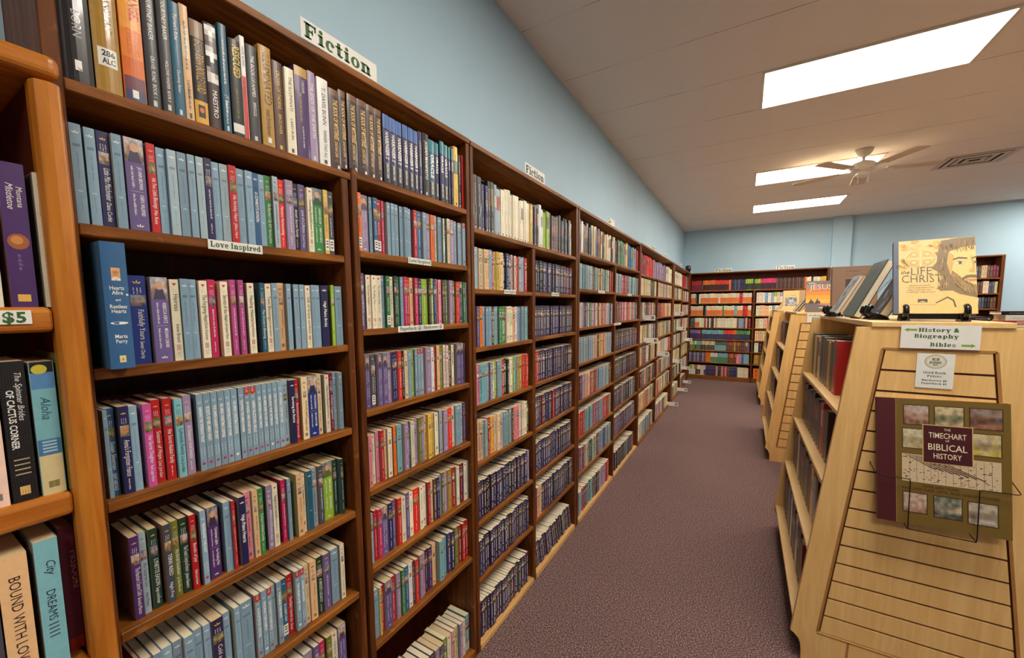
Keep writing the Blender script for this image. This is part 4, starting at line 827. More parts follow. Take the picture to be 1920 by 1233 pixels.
# ------------------------------------------------------------------ signs
def card(name, label, cat, loc, w, h, build, rx=0, rz=0, t=.0012, m=MCARD, group=None, face='x'):
    """a printed card: local u along the reading direction, v up, origin at its lower left corner, facing +x (face='x') or -y (face='y')"""
    fn = (lambda u, v, l: (t+.0002*l, u, v)) if face == 'x' else (lambda u, v, l: (u, -t-.0002*l, v))
    bm = bmesh.new()
    if face == 'x': box(bm, 0, t, 0, w, 0, h)
    else: box(bm, 0, w, -t, 0, 0, h)
    o = obj(name, bm, m); o.location = loc; o.rotation_euler = (rx, 0, rz)
    A = Flat(fn); build(A)
    if A.f: objm('lettering', flat_mesh('lettering', A.v, A.f, A.c), MINKS, o)
    tag(o, label, cat, group); return o
MINKS = mat_cover('printed_ink', .65)
GR = (52, 98, 44)
def one(t, col=GR, m=.1):
    def f(A, W=None): pass
    return t
def sign(t, w, h, col=GR, pad=.08):
    def b(A):
        g = slab_geo(t); hh = h*(.62 if any(c in t for c in 'pgy') else .74); mw = w*(1-pad)
        A.geo(g, w*pad/2, h*.24 if any(c in t for c in 'pgy') else h*.13, hh, col, maxw=mw)
    return b
SG = 'section signs on top of the bookcases'
card('section_sign', 'large white sign reading Fiction on the nearest bookcase', 'sign', (.002, .636, 2.2345), .236, .05, sign('Fiction', .236, .05), group=SG)
def torn(A):
    sign('Fiction', .22, .052, (54, 60, 50))(A)
card('section_sign', 'white sign reading Fiction on the second bookcase', 'sign', (.002, 1.80, 2.2325), .225, .055, torn, group=SG)
card('section_sign', 'short white sign on top of the third bookcase, print washed out', 'sign', (.002, 3.18, 2.2325), .2, .05, sign('Chr', .1, .05), group=SG)
for y, lb, nm in ((4.9, 'small white sign on the fourth bookcase', 'fourth'), (5.75, 'small white sign farther along the fourth bookcase', ''), (7.3, 'small white sign on the farthest bookcase', '')):
    card('section_sign', lb, 'sign', (.002, y, 2.2405), .22, .05, sign('Fiction', .22, .05), group=SG)
card('section_sign', 'white Fiction sign on the end wall bookcase, nearer the corner', 'sign', (.42, BY-.252, 2.2605), .3, .07, sign('Fiction', .3, .07), face='y', group=SG)
card('section_sign', 'white Fiction sign on the end wall bookcase, farther from the corner', 'sign', (1.47, BY-.252, 2.2605), .3, .07, sign('Fiction', .3, .07, (96, 110, 92)), face='y', group=SG)
LG = 'white shelf edge labels'
for y, z, w, t, lb in ((.404, 1.689, .109, 'Love Inspired', 'white label reading Love Inspired under the pale blue books, nearest bay'), (.98, 1.712, .112, 'Love Inspired', 'white label reading Love Inspired on the second shelf, second bay'),
        (.925, 1.482, .226, 'Paperbacks $3 / Hardcovers $5', 'white price label reading Paperbacks 3 and Hardcovers 5 dollars'), (1.592, 1.626, .11, 'Love Inspired', 'white label reading Love Inspired on the third bay'), (2.122, 1.628, .108, 'Love Inspired', 'white label reading Love Inspired on the fourth bay'),
        (2.98, 1.668, .16, 'Love Inspired', 'narrow white label on the second shelf of the fifth bay'), (3.86, 1.666, .16, 'Love Inspired', 'narrow white label on the second shelf of the sixth bay'), (3.42, 1.398, .22, 'Love Inspired', 'white label on the upright between fifth and sixth bay')):
    card('shelf_label', lb, 'label', (.0005, y, z), w, .02, sign(t, w, .02, pad=.08), group=LG)
card('shelf_label', 'white label ending in 5 dollars on the golden oak shelf', 'label', (.027, -.03, 1.541), .18, .021, sign('Hardcovers $5', .18, .021, pad=.06), group=LG)
# lettered tabs standing out from the shelves towards the aisle
for ch, y, z, ln in (('A', 4.62, 1.405, .14), ('B', 4.72, 1.14, .16), ('C', 5.5, .905, .16), ('D', 6.45, .02, .17), ('E', 6.86, 1.412, .15), ('F', 7.25, 1.155, .15), ('G', 6.9, .64, .15), ('H', 7.55, .045, .17), ('I', 8.35, .885, .14), ('J', 8.0, .375, .15), ('K', 8.3, .06, .15)):
    def tb(A, ch=ch, ln=ln): A.rect(ln-.05, .012, ln-.012, .05, (206, 204, 196)); A.text(ch, ln-.042, .016, .03, (30, 30, 30), bold=.02, lift=3)
    o = card('letter_tab', 'white shelf tab lettered %s sticking out over the aisle' % ch, 'shelf tab', (-.02, y, z+.0005), ln, .06, tb, face='y', t=.003, group='lettered tabs between the books')
# small black device on the corner of the farthest bookcase
bm = bmesh.new(); lathe(bm, [(.035, 0), (.045, .012), (.052, .05), (.052, .1), (.04, .125), (.015, .132)], 20); o = obj('round_device', bm, MBLACK, smooth=True); o.location = (-.03, 8.66, 2.2405)
tag(o, 'small round black device on the corner of the farthest bookcase', 'device')
# ------------------------------------------------------------------ maple display units
def unit(y0, label, ln=1.22):
    u = empty('display_unit', (1.593, y0, 0)); cx = 1.593
    out = [(1.364, 1.474), (1.822, 1.474), (1.977, .125), (1.965, .118), (1.948, .1), (1.938, .075), (1.935, .04), (1.935, 0), (1.25, 0), (1.25, .04), (1.247, .075), (1.238, .1), (1.221, .118), (1.209, .125)]
    T_ = .022
    inn = [(1.444, 1.392), (1.742, 1.392), (1.884, .157), (1.302, .157)]
    fr = bmesh.new()
    S_ = lambda p: [(x-cx, z) for x, z in p]
    quads = ([out[0], out[1], inn[1], inn[0]], [out[1], out[2], inn[2], inn[1]], [out[13], out[0], inn[0], inn[3]])
    for q in quads: prism(fr, S_(q), 0, T_)
    prism(fr, S_([inn[3], inn[2]] + out[2:14]), 0, T_)
    obj('front_frame', fr, MMAP, u)
    gb = bmesh.new(); prism(gb, S_([(1.301, .152), (1.885, .152), (1.743, 1.394), (1.443, 1.394)]), .008, T_-.001); obj('groove_backing', gb, MGRV, u)
    sl = bmesh.new(); n = 15; hh = (1.392-.157)/n
    for k in range(n):
        z0 = .157+k*hh+.004; z1 = .157+(k+1)*hh-.0045
        def xa(z): return 1.302+(1.444-1.302)*(z-.157)/1.235
        def xb(z): return 1.884-(1.884-1.742)*(z-.157)/1.235
        prism(sl, S_([(xa(z0)+.01, z0), (xb(z0)-.01, z0), (xb(z1)-.01, z1), (xa(z1)+.01, z1)]), .0005, .014)
    obj('slatwall', sl, MMAP, u)
    eb = bmesh.new()                                              # routed lip around the slats and the two joints below them
    for p, q in ((inn[0], inn[1]), (inn[1], inn[2]), (inn[3], inn[0])):
        p, q = Vector((p[0]-cx, p[1])), Vector((q[0]-cx, q[1])); nrm = Vector(((q-p).y, -(q-p).x)).normalized()*.0045
        prism(eb, [tuple(p-nrm), tuple(q-nrm), tuple(q+nrm), tuple(p+nrm)], -.0012, .004)
    for x in (1.402, 1.784): prism(eb, S_([(x, .152), (x+.008, .152), (x+.002, .0), (x-.006, .0)]), -.0008, .003)
    prism(eb, S_([(1.302, .153), (1.884, .153), (1.886, .147), (1.3, .147)]), -.0008, .003)
    obj('groove_trim', eb, MTRIMW, u)
    re = bmesh.new(); prism(re, S_(out), ln-T_, ln); obj('end_panel', re, MMAP, u)
    bx('spine_panel', (-.009, .009, T_, ln-T_, .1, 1.474), MMAP, u)
    bx('top_slab', (-.187, .187, -.006, ln+.006, 1.4745, 1.4955), MMAPH, u, .003, 2)
    for z in (.17, .5, .81, 1.12):
        e = 1.593-(1.364-(1.474-z)*.155/1.349)-.004
        bx('shelf', (-e, -.009, T_, ln-T_, z-.019, z), MMAPH, u, .0015, 1); bx('shelf', (.009, e, T_, ln-T_, z-.019, z), MMAPH, u, .0015, 1)
    bx('plinth', (-.33, .33, T_, ln-T_, 0, .1), MDARK, u)
    tag(u, label, 'display unit', 'tapered maple display units down the middle of the shop')
    return u
Y1, Y2, Y3 = 2.03, 4.65, 7.26
unit(Y1, 'nearest tapered maple display unit, a brown picture book hooked on its slatted end')
unit(Y2, 'middle tapered maple display unit, a sunset covered book standing on top')
unit(Y3, 'farthest tapered maple display unit, near the end wall bookcase')
# books on the aisle side of the display units: spines face the aisle
def side_row(y0, z, items, uname, shelf, x):
    y = y0
    for i, (c, w, h, st, gap) in enumerate(items):
        s = book_spec(x, y-w/2, z+.0005, w-.0008, h, min(.16, .2), c, 'J', [], math.pi, (20, 1), True, 0, i)
        y -= w+gap
        make_book(s, 'clothbound_book', 'large books on the display units', '%s clothbound book, %s from the back, %s shelf, %s display unit' % (CNAME[c], ordinal(i), shelf, uname))
edge = lambda z: 1.364-(1.474-z)*.155/1.349
def seq(codes, ws, hs, gap=.001): return [(c, ws[i % len(ws)], hs[i % len(hs)], 'J', gap) for i, c in enumerate(codes)]
side_row(3.215, 1.12, seq('scxcXsxyxr', (.07, .08, .066, .076, .086), (.26, .25, .245, .255, .265), .002), 'nearest', 'top', edge(1.12)+.05)
side_row(3.215, .81, seq('xkXkskkXkkruX', (.066, .074, .06, .07), (.25, .24, .26, .235), .002), 'nearest', 'second', edge(.81)+.05)
side_row(3.215, .5, seq('sxXcsXxEfXxCgX', (.07, .064, .076, .068), (.23, .25, .24, .26), .002), 'nearest', 'third', edge(.5)+.05)
side_row(3.215, .17, seq('xxksgkWksXWkXu', (.064, .07, .058, .072), (.26, .24, .27, .25), .002), 'nearest', 'lowest', edge(.17)+.05)
for z, nm, cs in ((1.12, 'top', 'uXukrXsxuX'), (.81, 'second', 'xfkXscXxsX'), (.5, 'third', 'ksgwXksxcX'), (.17, 'lowest', 'cCxsWkgxsc')):
    side_row(Y2+1.18, z, seq(cs, (.05, .044, .06), (.25, .24, .26), .002), 'middle', nm, edge(z)+.05)
for z, nm, cs in ((1.12, 'top', 'uXskrX'), (.81, 'second', 'xkXscs'), (.5, 'third', 'ksXwXk')):
    side_row(Y3+1.18, z, seq(cs, (.06, .05), (.25, .24), .002), 'farthest', nm, edge(z)+.05)
# ------------------------------------------------------------------ large books shown face out
def face_book(name, label, w, h, t, cov, edgecol, draw, mtx, spine=None, group=None, hard=True, pages=MPAGEN):
    """a closed book; local u across the cover, v up the cover, the cover facing -y at y=0, thickness towards +y"""
    V = []; F = []; K = []
    def bxx(x0, x1, y0, y1, z0, z1, c):
        n = len(V); V.extend([(x0,y0,z0),(x1,y0,z0),(x1,y1,z0),(x0,y1,z0),(x0,y0,z1),(x1,y0,z1),(x1,y1,z1),(x0,y1,z1)])
        for q in ((0,3,2,1),(4,5,6,7),(0,1,5,4),(1,2,6,5),(2,3,7,6),(3,0,4,7)): F.append(tuple(n+i for i in q)); K.append(c)
    b = .0028 if hard else .0008
    bxx(0, w, 0, b, 0, h, cov); bxx(0, w, t-b, t, 0, h, edgecol); bxx(-.0015, b, 0, t, 0, h, spine or edgecol)
    A = Flat(lambda u, v, l: (u, -.00025*l, v)); draw(A, w, h)
    n = len(V); V += A.v; F += [tuple(i+n for i in f) for f in A.f]; K += A.c
    o = objm(name, flat_mesh(name, V, F, K), MCOV); o.matrix_world = mtx
    bm = bmesh.new(); q = .004 if hard else .0005; box(bm, b+.0005, w-q, b+.0002, t-b-.0002, q, h-q); obj('page_block', bm, pages, o)
    tag(o, label, 'book', group); return o
def pose(x, y, z, lean=0, yaw=0, roll=0):
    return Matrix.Translation((x, y, z)) @ Matrix.Rotation(yaw, 4, 'Z') @ Matrix.Rotation(-lean, 4, 'X') @ Matrix.Rotation(roll, 4, 'Y')
def life(A, w, h):
    P_ = random.Random(3)
    A.rect(0, 0, w*.06, h, (78, 88, 112), 1)
    for k in range(26): A.disc(w*(.1+.75*P_.random()), h*(.72+.26*P_.random()), w*.05, h*.025, mix((226, 168, 80), (232, 190, 112), P_.random()), 1, 8)
    for k in range(16): A.disc(w*(.06+.16*P_.random()), h*(.6+.2*P_.random()), w*.04, h*.03, mix((226, 176, 84), (236, 200, 122), P_.random()), 1, 8)
    for r, c in ((1, (252, 228, 166)), (.95, (206, 164, 92)), (.88, (226, 188, 116))): A.disc(w*.34, h*.74, w*.2*r, h*.125*r, c, 2+int((1-r)*20), 28)
    A.rect(w*.33, h*.63, w*.35, h*.85, (248, 218, 150), 5); A.rect(w*.16, h*.733, w*.52, h*.75, (248, 218, 150), 5)
    for a in (-1, 1):
        for b in (-1, 1): A.disc(w*(.34+a*.085), h*(.742+b*.055), w*.05, h*.032, (206, 164, 92), 5, 10); A.disc(w*(.34+a*.085), h*(.742+b*.055), w*.034, h*.02, (240, 208, 140), 6, 10)
    INKB = (86, 76, 62)
    A.text('the', w*.09, h*.535, h*.05, INKB, shear=.3, maxw=w*.11, lift=4); A.text('LIFE', w*.22, h*.52, h*.105, INKB, maxw=w*.26, bold=-.008)
    A.text('CHRIST', w*.1, h*.415, h*.105, INKB, maxw=w*.5, bold=-.008)
    for k, t in enumerate(('REVOLUTIONARY', 'HOW ONE MAN LIVED', 'AND FOREVER HAS', 'CHANGED THE WORLD')): A.text(t, w*(.2-.015*k), h*(.365-.03*k), h*.017, (126, 106, 76), maxw=w*(.28+.04*k))
    A.rect(w*.3, h*.145, w*.42, h*.19, (80, 72, 66)); A.poly([(w*.31, h*.15), (w*.36, h*.165), (w*.41, h*.15)], (240, 210, 150), 3)
    A.rect(w*.2, h*.112, w*.53, h*.118, (190, 160, 100))
    # the drawn bearded face filling the outer half of the cover
    SK = (244, 208, 128); HR = (142, 116, 80); HD = (104, 86, 64); SH = (214, 172, 100)
    A.poly([(w*.62, h*.3), (w, h*.22), (w, 0), (w*.58, 0), (w*.52, h*.12), (w*.66, h*.2)], (240, 202, 122), 3)
    A.poly([(w*.52, h*.13), (w*.66, h*.2), (w*.72, h*.16), (w*.74, h*.08), (w*.76, h*.085), (w*.735, h*.175), (w*.66, h*.22), (w*.515, h*.14)], HD, 4)
    A.poly([(w*.6, h*.97), (w*.8, h*.995), (w*.998, h*.995), (w*.998, h*.2), (w*.8, h*.25), (w*.72, h*.3), (w*.6, h*.3), (w*.53, h*.33), (w*.6, h*.38), (w*.56, h*.42), (w*.63, h*.47), (w*.55, h*.56), (w*.47, h*.6), (w*.54, h*.68), (w*.55, h*.8)], HR, 4)
    A.poly([(w*.69, h*.82), (w*.84, h*.86), (w*.998, h*.88), (w*.998, h*.3), (w*.86, h*.33), (w*.76, h*.4), (w*.7, h*.5), (w*.66, h*.66)], SK, 5)
    for k in range(240):
        a = P_.random(); x = w*(.56+.42*P_.random()); y = h*(.86+.12*P_.random()) if a < .5 else h*(.35+.4*P_.random())
        if a >= .5: x = w*(.55+.12*P_.random())
        A.poly([(x, y), (x+w*.003, y), (x+w*.02*(P_.random()-.3), y-h*.06), (x+w*.012*(P_.random()-.5), y-h*.06)], mix(HD, SH, P_.random()), 6)
    for k in range(60): x, y = w*(.7+.28*P_.random()), h*(.5+.3*P_.random()); A.poly([(x, y), (x+w*.002, y), (x-w*.01, y-h*.02), (x-w*.013, y-h*.02)], mix(SK, SH, .7), 6)
    A.poly([(w*.69, h*.8), (w*.75, h*.76), (w*.73, h*.6), (w*.7, h*.52), (w*.66, h*.64)], SH, 6)
    BD = [(w*.7, h*.5), (w*.76, h*.38), (w*.86, h*.28), (w*.998, h*.25), (w*.998, h*.36), (w*.95, h*.375), (w*.9, h*.4), (w*.84, h*.43), (w*.78, h*.5), (w*.72, h*.56)]
    A.poly(BD, (176, 142, 92), 7)
    for k in range(200):
        i = P_.randrange(len(BD)); j = (i+3) % len(BD); f = P_.random(); x = BD[i][0]*f+BD[j][0]*(1-f); y = BD[i][1]*f+BD[j][1]*(1-f); A.poly([(x, y), (x+w*.003, y), (x+w*.01, y-h*.04), (x+w*.006, y-h*.04)], mix(HD, SH, P_.random()), 8)
    A.poly([(w*.83, h*.45), (w*.88, h*.49), (w*.94, h*.495), (w*.998, h*.49), (w*.998, h*.455), (w*.92, h*.46), (w*.86, h*.44)], (134, 104, 70), 8)
    A.poly([(w*.87, h*.435), (w*.998, h*.445), (w*.998, h*.415), (w*.93, h*.41)], (206, 140, 92), 8)
    A.poly([(w*.93, h*.74), (w*.955, h*.74), (w*.96, h*.6), (w*.91, h*.545), (w*.93, h*.53), (w*.975, h*.52), (w*.985, h*.56)], SH, 8)
    A.poly([(w*.73, h*.71), (w*.8, h*.735), (w*.9, h*.72), (w*.9, h*.705), (w*.8, h*.715), (w*.74, h*.695)], HD, 8); A.poly([(w*.95, h*.715), (w*.998, h*.735), (w*.998, h*.72), (w*.955, h*.7)], HD, 8)
    A.poly([(w*.745, h*.655), (w*.8, h*.675), (w*.88, h*.655), (w*.81, h*.635)], (250, 236, 200), 8); A.disc(w*.815, h*.655, w*.022, h*.018, (96, 84, 60), 9, 12); A.poly([(w*.74, h*.66), (w*.8, h*.684), (w*.885, h*.66), (w*.8, h*.676)], HD, 9)
    A.poly([(w*.955, h*.66), (w*.998, h*.675), (w*.998, h*.645)], (250, 236, 200), 8); A.disc(w*.985, h*.66, w*.012, h*.015, (96, 84, 60), 9, 10)
ST = 1.496
face_book('picture_book', 'cream book with a drawn bearded face, standing on the nearest display unit', .222, .305, .022, (236, 200, 128), (84, 94, 120), life, pose(1.487, 2.105, ST+.03, math.radians(19), math.radians(-4)), (84, 94, 120), 'books shown face out on the display units')
def easel(label, x, y, w, lean, z=ST, yaw=0):
    e = empty('book_easel', (x, y, z), yaw); sx = w/2
    for s_ in (-1, 1):
        bm = bmesh.new(); tube(bm, [(s_*sx, .012, .03), (s_*sx, -.01, .022), (s_*sx, -.034, .022), (s_*sx, -.042, .034), (s_*sx, -.038, .052), (s_*sx, -.026, .058)], .0095, 8); obj('hook', bm, MBLACK, e, smooth=True)
        bm = bmesh.new(); prism(bm, [(-.04, 0), (.03, 0), (.014, .03), (-.012, .03)], s_*sx-.013, s_*sx+.013, axis='x'); obj('foot', bm, MBLACK, e, .003, 2)
        bm = bmesh.new(); tube(bm, [(s_*sx, .006, .026), (s_*sx*.8, .045+math.tan(lean)*.16, .17)], .006, 8); obj('back_rest', bm, MBLACK, e, smooth=True)
    bm = bmesh.new(); box(bm, -sx, sx, -.008, .016, .008, .027); obj('crossbar', bm, MBLACK, e, .003, 2)
    bm = bmesh.new(); tube(bm, [(0, .1, .17), (0, .17, .006)], .006, 8); box(bm, -sx*.8, sx*.8, .095, .105, .16, .172); obj('rear_leg', bm, MBLACK, e)
    tag(e, label, 'book easel', 'black easels holding books on the display units'); return e
easel('black plastic easel under the cream book with the bearded face', 1.597, 2.112, .16, math.radians(19), yaw=math.radians(-4))
def chart(A, w, h):
    P_ = random.Random(5); S1 = w*.15
    A.rect(0, 0, S1, h, (80, 20, 26)); A.rect(S1, 0, S1+.002, h, (150, 116, 50))
    def pic(a, b, c, d, cols): A.rect(w*a-.003, h*b-.003, w*c+.003, h*d+.003, (70, 50, 26), 2); A.picture(w*a, h*b, w*c, h*d, cols, P_, 7, 6, 3)
    B1 = [(190, 176, 168), (170, 120, 90), (110, 70, 50)]; B2 = [(216, 196, 150), (80, 92, 60), (196, 160, 130)]; B3 = [(150, 136, 128), (70, 54, 46), (170, 100, 60)]; B4 = [(216, 206, 180), (150, 130, 90), (190, 170, 120)]
    pic(.22, .8, .41, .95, B1); pic(.46, .8, .67, .95, B2); pic(.72, .8, .94, .95, B3); pic(.21, .61, .38, .76, B4); pic(.74, .6, .93, .76, [(206, 196, 176), (140, 120, 84), (206, 180, 70)])
    pic(.21, .1, .39, .25, [(200, 180, 160), (210, 196, 170), (140, 80, 60)]); pic(.45, .09, .65, .25, [(120, 130, 110), (200, 180, 150), (60, 56, 46)]); pic(.7, .08, .9, .24, [(190, 176, 150), (96, 76, 56), (206, 196, 180)])
    A.rect(w*.2, h*.34, w*.93, h*.56, (214, 190, 152), 3)
    for k in range(120):
        x, y = w*(.2+.7*P_.random()), h*(.345+.2*P_.random()); c = mix((196, 160, 120), (70, 44, 34), P_.random())
        A.rect(x, y, x+w*.03*P_.random(), y+.0014+.003*P_.random(), c, 4)
    for k in range(7): A.poly([(w*(.22+.03*k), h*.555), (w*(.23+.03*k), h*.555), (w*(.46+.06*k), h*(.46-.008*k)), (w*(.46+.06*k), h*(.452-.008*k))], (84, 50, 40), 5)
    for k in range(12): A.rect(w*(.26+.055*k), h*.345, w*(.26+.055*k)+.0008, h*.55, (96, 66, 50), 5)
    A.text('OVER 6000 YEARS', w*.36, h*.307, h*.018, (60, 36, 16), lift=3, maxw=w*.34); A.text('INCLUDES MAPS, LISTS, AND CHRONOLOGIES', w*.2, h*.277, h*.019, (60, 36, 16), lift=3, maxw=w*.72)
    A.rect(w*.37-.003, h*.51-.003, w*.73+.003, h*.8+.003, (206, 176, 110), 6); A.rect(w*.37, h*.51, w*.73, h*.8, (74, 16, 24), 7)
    for t, v, s, mw in (('THE', .765, .017, .05), ('TIMECHART', .705, .042, .28), ('OF', .68, .015, .03), ('BIBLICAL', .61, .05, .29), ('HISTORY', .545, .042, .21)):
        A.text(t, w*.55, h*v, h*s, (240, 226, 190), lift=9, center=True, maxw=w*mw, bold=.006)
face_book('picture_book', 'olive brown history book with picture squares hung on the slatted end panel', .345, .465, .02, (118, 92, 34), (80, 20, 26), chart, pose(1.452, 1.962, .742, math.radians(6), 0, math.radians(-2.2)), (80, 20, 26), 'books shown face out on the display units', pages=MPAGEN)
wh = empty('wire_book_holder', (1.62, 2.029, .75))
for s_ in (-1, 1):
    x = s_*.088; bm = bmesh.new()
    tube(bm, [(x-.0, -.001, -.012), (x, -.068, -.018), (x, -.078, -.02), (x, -.0815, -.014), (x, -.082, .0), (x, -.07, .158), (x, -.069, .164), (x+s_*.006, -.068, .166), (x+s_*.09, -.066, .168), (x+s_*.098, -.06, .17), (x+s_*.1, .002, .19)], .0016, 8)
    obj('side_wire', bm, MWIRE, wh, smooth=True)
bm = bmesh.new(); tube(bm, [(-.088, -.078, -.0205), (.088, -.078, -.0205)], .0016, 8); tube(bm, [(-.14, -.02, -.0135), (.14, -.02, -.0135)], .0016, 8); obj('bottom_wire', bm, MWIRE, wh, smooth=True)
tag(wh, 'thin black wire holder hooked into the slatted panel, holding the history book', 'book holder')
def arrow(A, x, y, w, h, s_):
    a, b = (x, x+w) if s_ > 0 else (x+w, x)
    A.poly([(a, y-h*.25), (a, y+h*.25), (b-s_*h*.8, y+h*.25), (b-s_*h*.8, y-h*.25)], (140, 168, 66)); A.poly([(b, y), (b-s_*h*.8, y-h*.5), (b-s_*h*.8, y+h*.5)], (140, 168, 66))
def hist(A):
    w, h = .207, .086
    arrow(A, w*.04, h*.8, w*.17, h*.17, -1)
    for t, x, v, mw in (('History &', .23, .72, .53), ('Biography', .18, .46, .58), ('Bibles', .39, .1, .35)): A.geo(slab_geo(t), w*x, h*v, h*.165, GR, maxw=w*mw)
    arrow(A, w*.78, h*.17, w*.17, h*.17, 1)
card('aisle_sign', 'white sign reading History and Biography with Bibles and arrows, nearest display unit', 'sign', (1.49, Y1-.0075, 1.398), .207, .086, hist, face='y')
def price(A):
    w, h = .1, .128
    A.disc(w*.5, h*.77, w*.29, h*.2, (150, 140, 110), 1, 28); A.disc(w*.5, h*.77, w*.27, h*.185, (232, 226, 200), 2, 28); A.disc(w*.5, h*.77, w*.235, h*.16, (150, 140, 110), 3, 28); A.disc(w*.5, h*.77, w*.228, h*.155, (238, 232, 210), 4, 28)
    for a in (-1, 1):
        for k in range(3): A.poly([(w*.5, h*(.8+.028*k)), (w*(.5+a*.07), h*(.825+.028*k)), (w*(.5+a*.11), h*(.815+.028*k)), (w*(.5+a*.06), h*(.8+.028*k))], (50, 60, 46), 5)
    A.rect(w*.495, h*.78, w*.505, h*.9, (50, 60, 46), 5); A.poly([(w*.34, h*.78), (w*.5, h*.765), (w*.66, h*.78), (w*.66, h*.765), (w*.5, h*.748), (w*.34, h*.765)], (50, 60, 46), 5)
    A.text('MUSTARD', w*.5, h*.71, h*.04, (50, 56, 46), lift=6, center=True, maxw=w*.38, bold=.02); A.text('SEED', w*.5, h*.66, h*.036, (50, 56, 46), lift=6, center=True, maxw=w*.2, bold=.02)
    for t, v in (('Used Book', .42), ('Prices', .32), ('Hardcover $5', .2), ('Paperback $3', .11)):
        g = slab_geo(t); A.geo(g, w*.5, h*v, h*(.062 if v > .3 else .05), GR, maxw=w*(.6 if v > .4 else .38 if v > .3 else .7), center=True)
card('price_sign', 'small white price card with an oval plant emblem on the slatted panel', 'sign', (1.541, Y1-.002, 1.252), .1, .128, price, face='y')
card('aisle_sign', 'white sign reading History on the middle display unit, half hidden', 'sign', (1.49, Y2-.0075, 1.398), .207, .086, hist, face='y')
card('aisle_sign', 'white sign at the top of the farthest display unit, mostly hidden', 'sign', (1.49, Y3-.0075, 1.398), .207, .086, hist, face='y')
# books leaning on the aisle edge of the nearest unit, covers towards the aisle
def lean_pose(x, y, z, lean): return Matrix.Translation((x, y, z)) @ Matrix.Rotation(-math.pi/2, 4, 'Z') @ Matrix.Rotation(-lean, 4, 'X')
def blotch(cols, n=30, seed=1, title=None):
    def f(A, w, h):
        P_ = random.Random(seed)
        for k in range(n): A.disc(w*(.08+.84*P_.random()), h*(.08+.84*P_.random()), w*.07, h*.06, mix(P_.choice(cols), (128, 124, 116), .3*P_.random()), 1+k % 3, 8)
        if title: A.text(title, w*.1, h*.8, h*.08, INK, lift=5, maxw=w*.8)
    return f
GF = 'books shown face out on the display units'
def stone(A, w, h):
    P_ = random.Random(9); A.rect(w*.02, h*.02, w*.98, h*.98, (92, 102, 94))
    for k in range(60):
        x, y = w*(.06+.8*P_.random()), h*(.05+.85*P_.random()); A.poly([(x, y), (x+w*.1, y+h*.03), (x+w*.11, y+h*.036), (x+.002, y+h*.01)], mix((140, 150, 138), (58, 66, 62), P_.random()), 2)
    A.disc(w*.5, h*.8, w*.14, h*.08, (84, 92, 84), 4)
face_book('picture_book', 'pale grey book leaning over the aisle edge of the nearest unit', .17, .225, .014, (176, 180, 182), (206, 196, 180), blotch([(120, 126, 132), (196, 196, 192), (90, 70, 62)], 26, 2), lean_pose(1.408, 2.95, ST+.022, math.radians(26)), (150, 120, 100), GF)
face_book('picture_book', 'brown and cream book leaning behind the pale grey one', .17, .22, .014, (196, 150, 120), (206, 190, 170), blotch([(170, 120, 90), (216, 196, 170)], 20, 3), lean_pose(1.426, 2.95, ST+.024, math.radians(26)), (206, 196, 180), GF)
face_book('picture_book', 'dark grey green book with stone carving, leaning over the aisle edge', .24, .285, .03, (70, 76, 70), (60, 64, 60), stone, lean_pose(1.425, 2.69, ST+.01, math.radians(23)), (52, 56, 52), GF)
face_book('picture_book', 'thick cream paged book with dark blue spine leaning on the nearest unit', .16, .25, .034, (66, 70, 92), (66, 70, 92), blotch([(90, 90, 110), (180, 160, 150)], 18, 5), lean_pose(1.475, 2.42, ST+.024, math.radians(25)), (66, 70, 92), GF)
easel('black plastic easel under the thick cream paged book', 1.487, 2.34, .1, math.radians(25), yaw=-math.pi/2)
easel('black plastic easel under the pale grey leaning book', 1.42, 2.865, .12, math.radians(26), yaw=-math.pi/2)
we = empty('wire_easel', (1.425, 2.57, ST))
for s_ in (-1, 1):
    bm = bmesh.new(); tube(bm, [(.15, s_*.06, .2), (.015, s_*.06, .004), (-.03, s_*.06, .004), (-.036, s_*.06, .02), (-.03, s_*.06, .026)], .0016, 8); obj('side_wire', bm, MCHROME, we, smooth=True)
bm = bmesh.new(); tube(bm, [(-.03, -.06, .004), (-.03, .06, .004)], .0016, 8); obj('front_wire', bm, MCHROME, we, smooth=True)
tag(we, 'bright wire easel under the dark grey green book', 'book easel')
def brown(A, w, h):
    A.text('An Illustrated', w*.3, h*.88, h*.03, (70, 44, 30), maxw=w*.4, shear=.2); A.rect(w*.26, h*.82, w*.74, h*.825, (110, 76, 56)); A.rect(w*.26, h*.78, w*.74, h*.784, (110, 76, 56))
    A.picture(w*.3, h*.3, w*.72, h*.72, [(40, 30, 26), (176, 120, 90), (60, 34, 30)], random.Random(4), 6, 6); A.disc(w*.52, h*.62, w*.07, h*.06, (206, 150, 116), 3)
face_book('picture_book', 'plain tan book with a dark picture, upright at the back of the nearest unit', .22, .29, .03, (150, 112, 82), (70, 24, 26), brown, pose(1.45, 3.18, ST+.02, math.radians(10)), (120, 86, 62), GF)
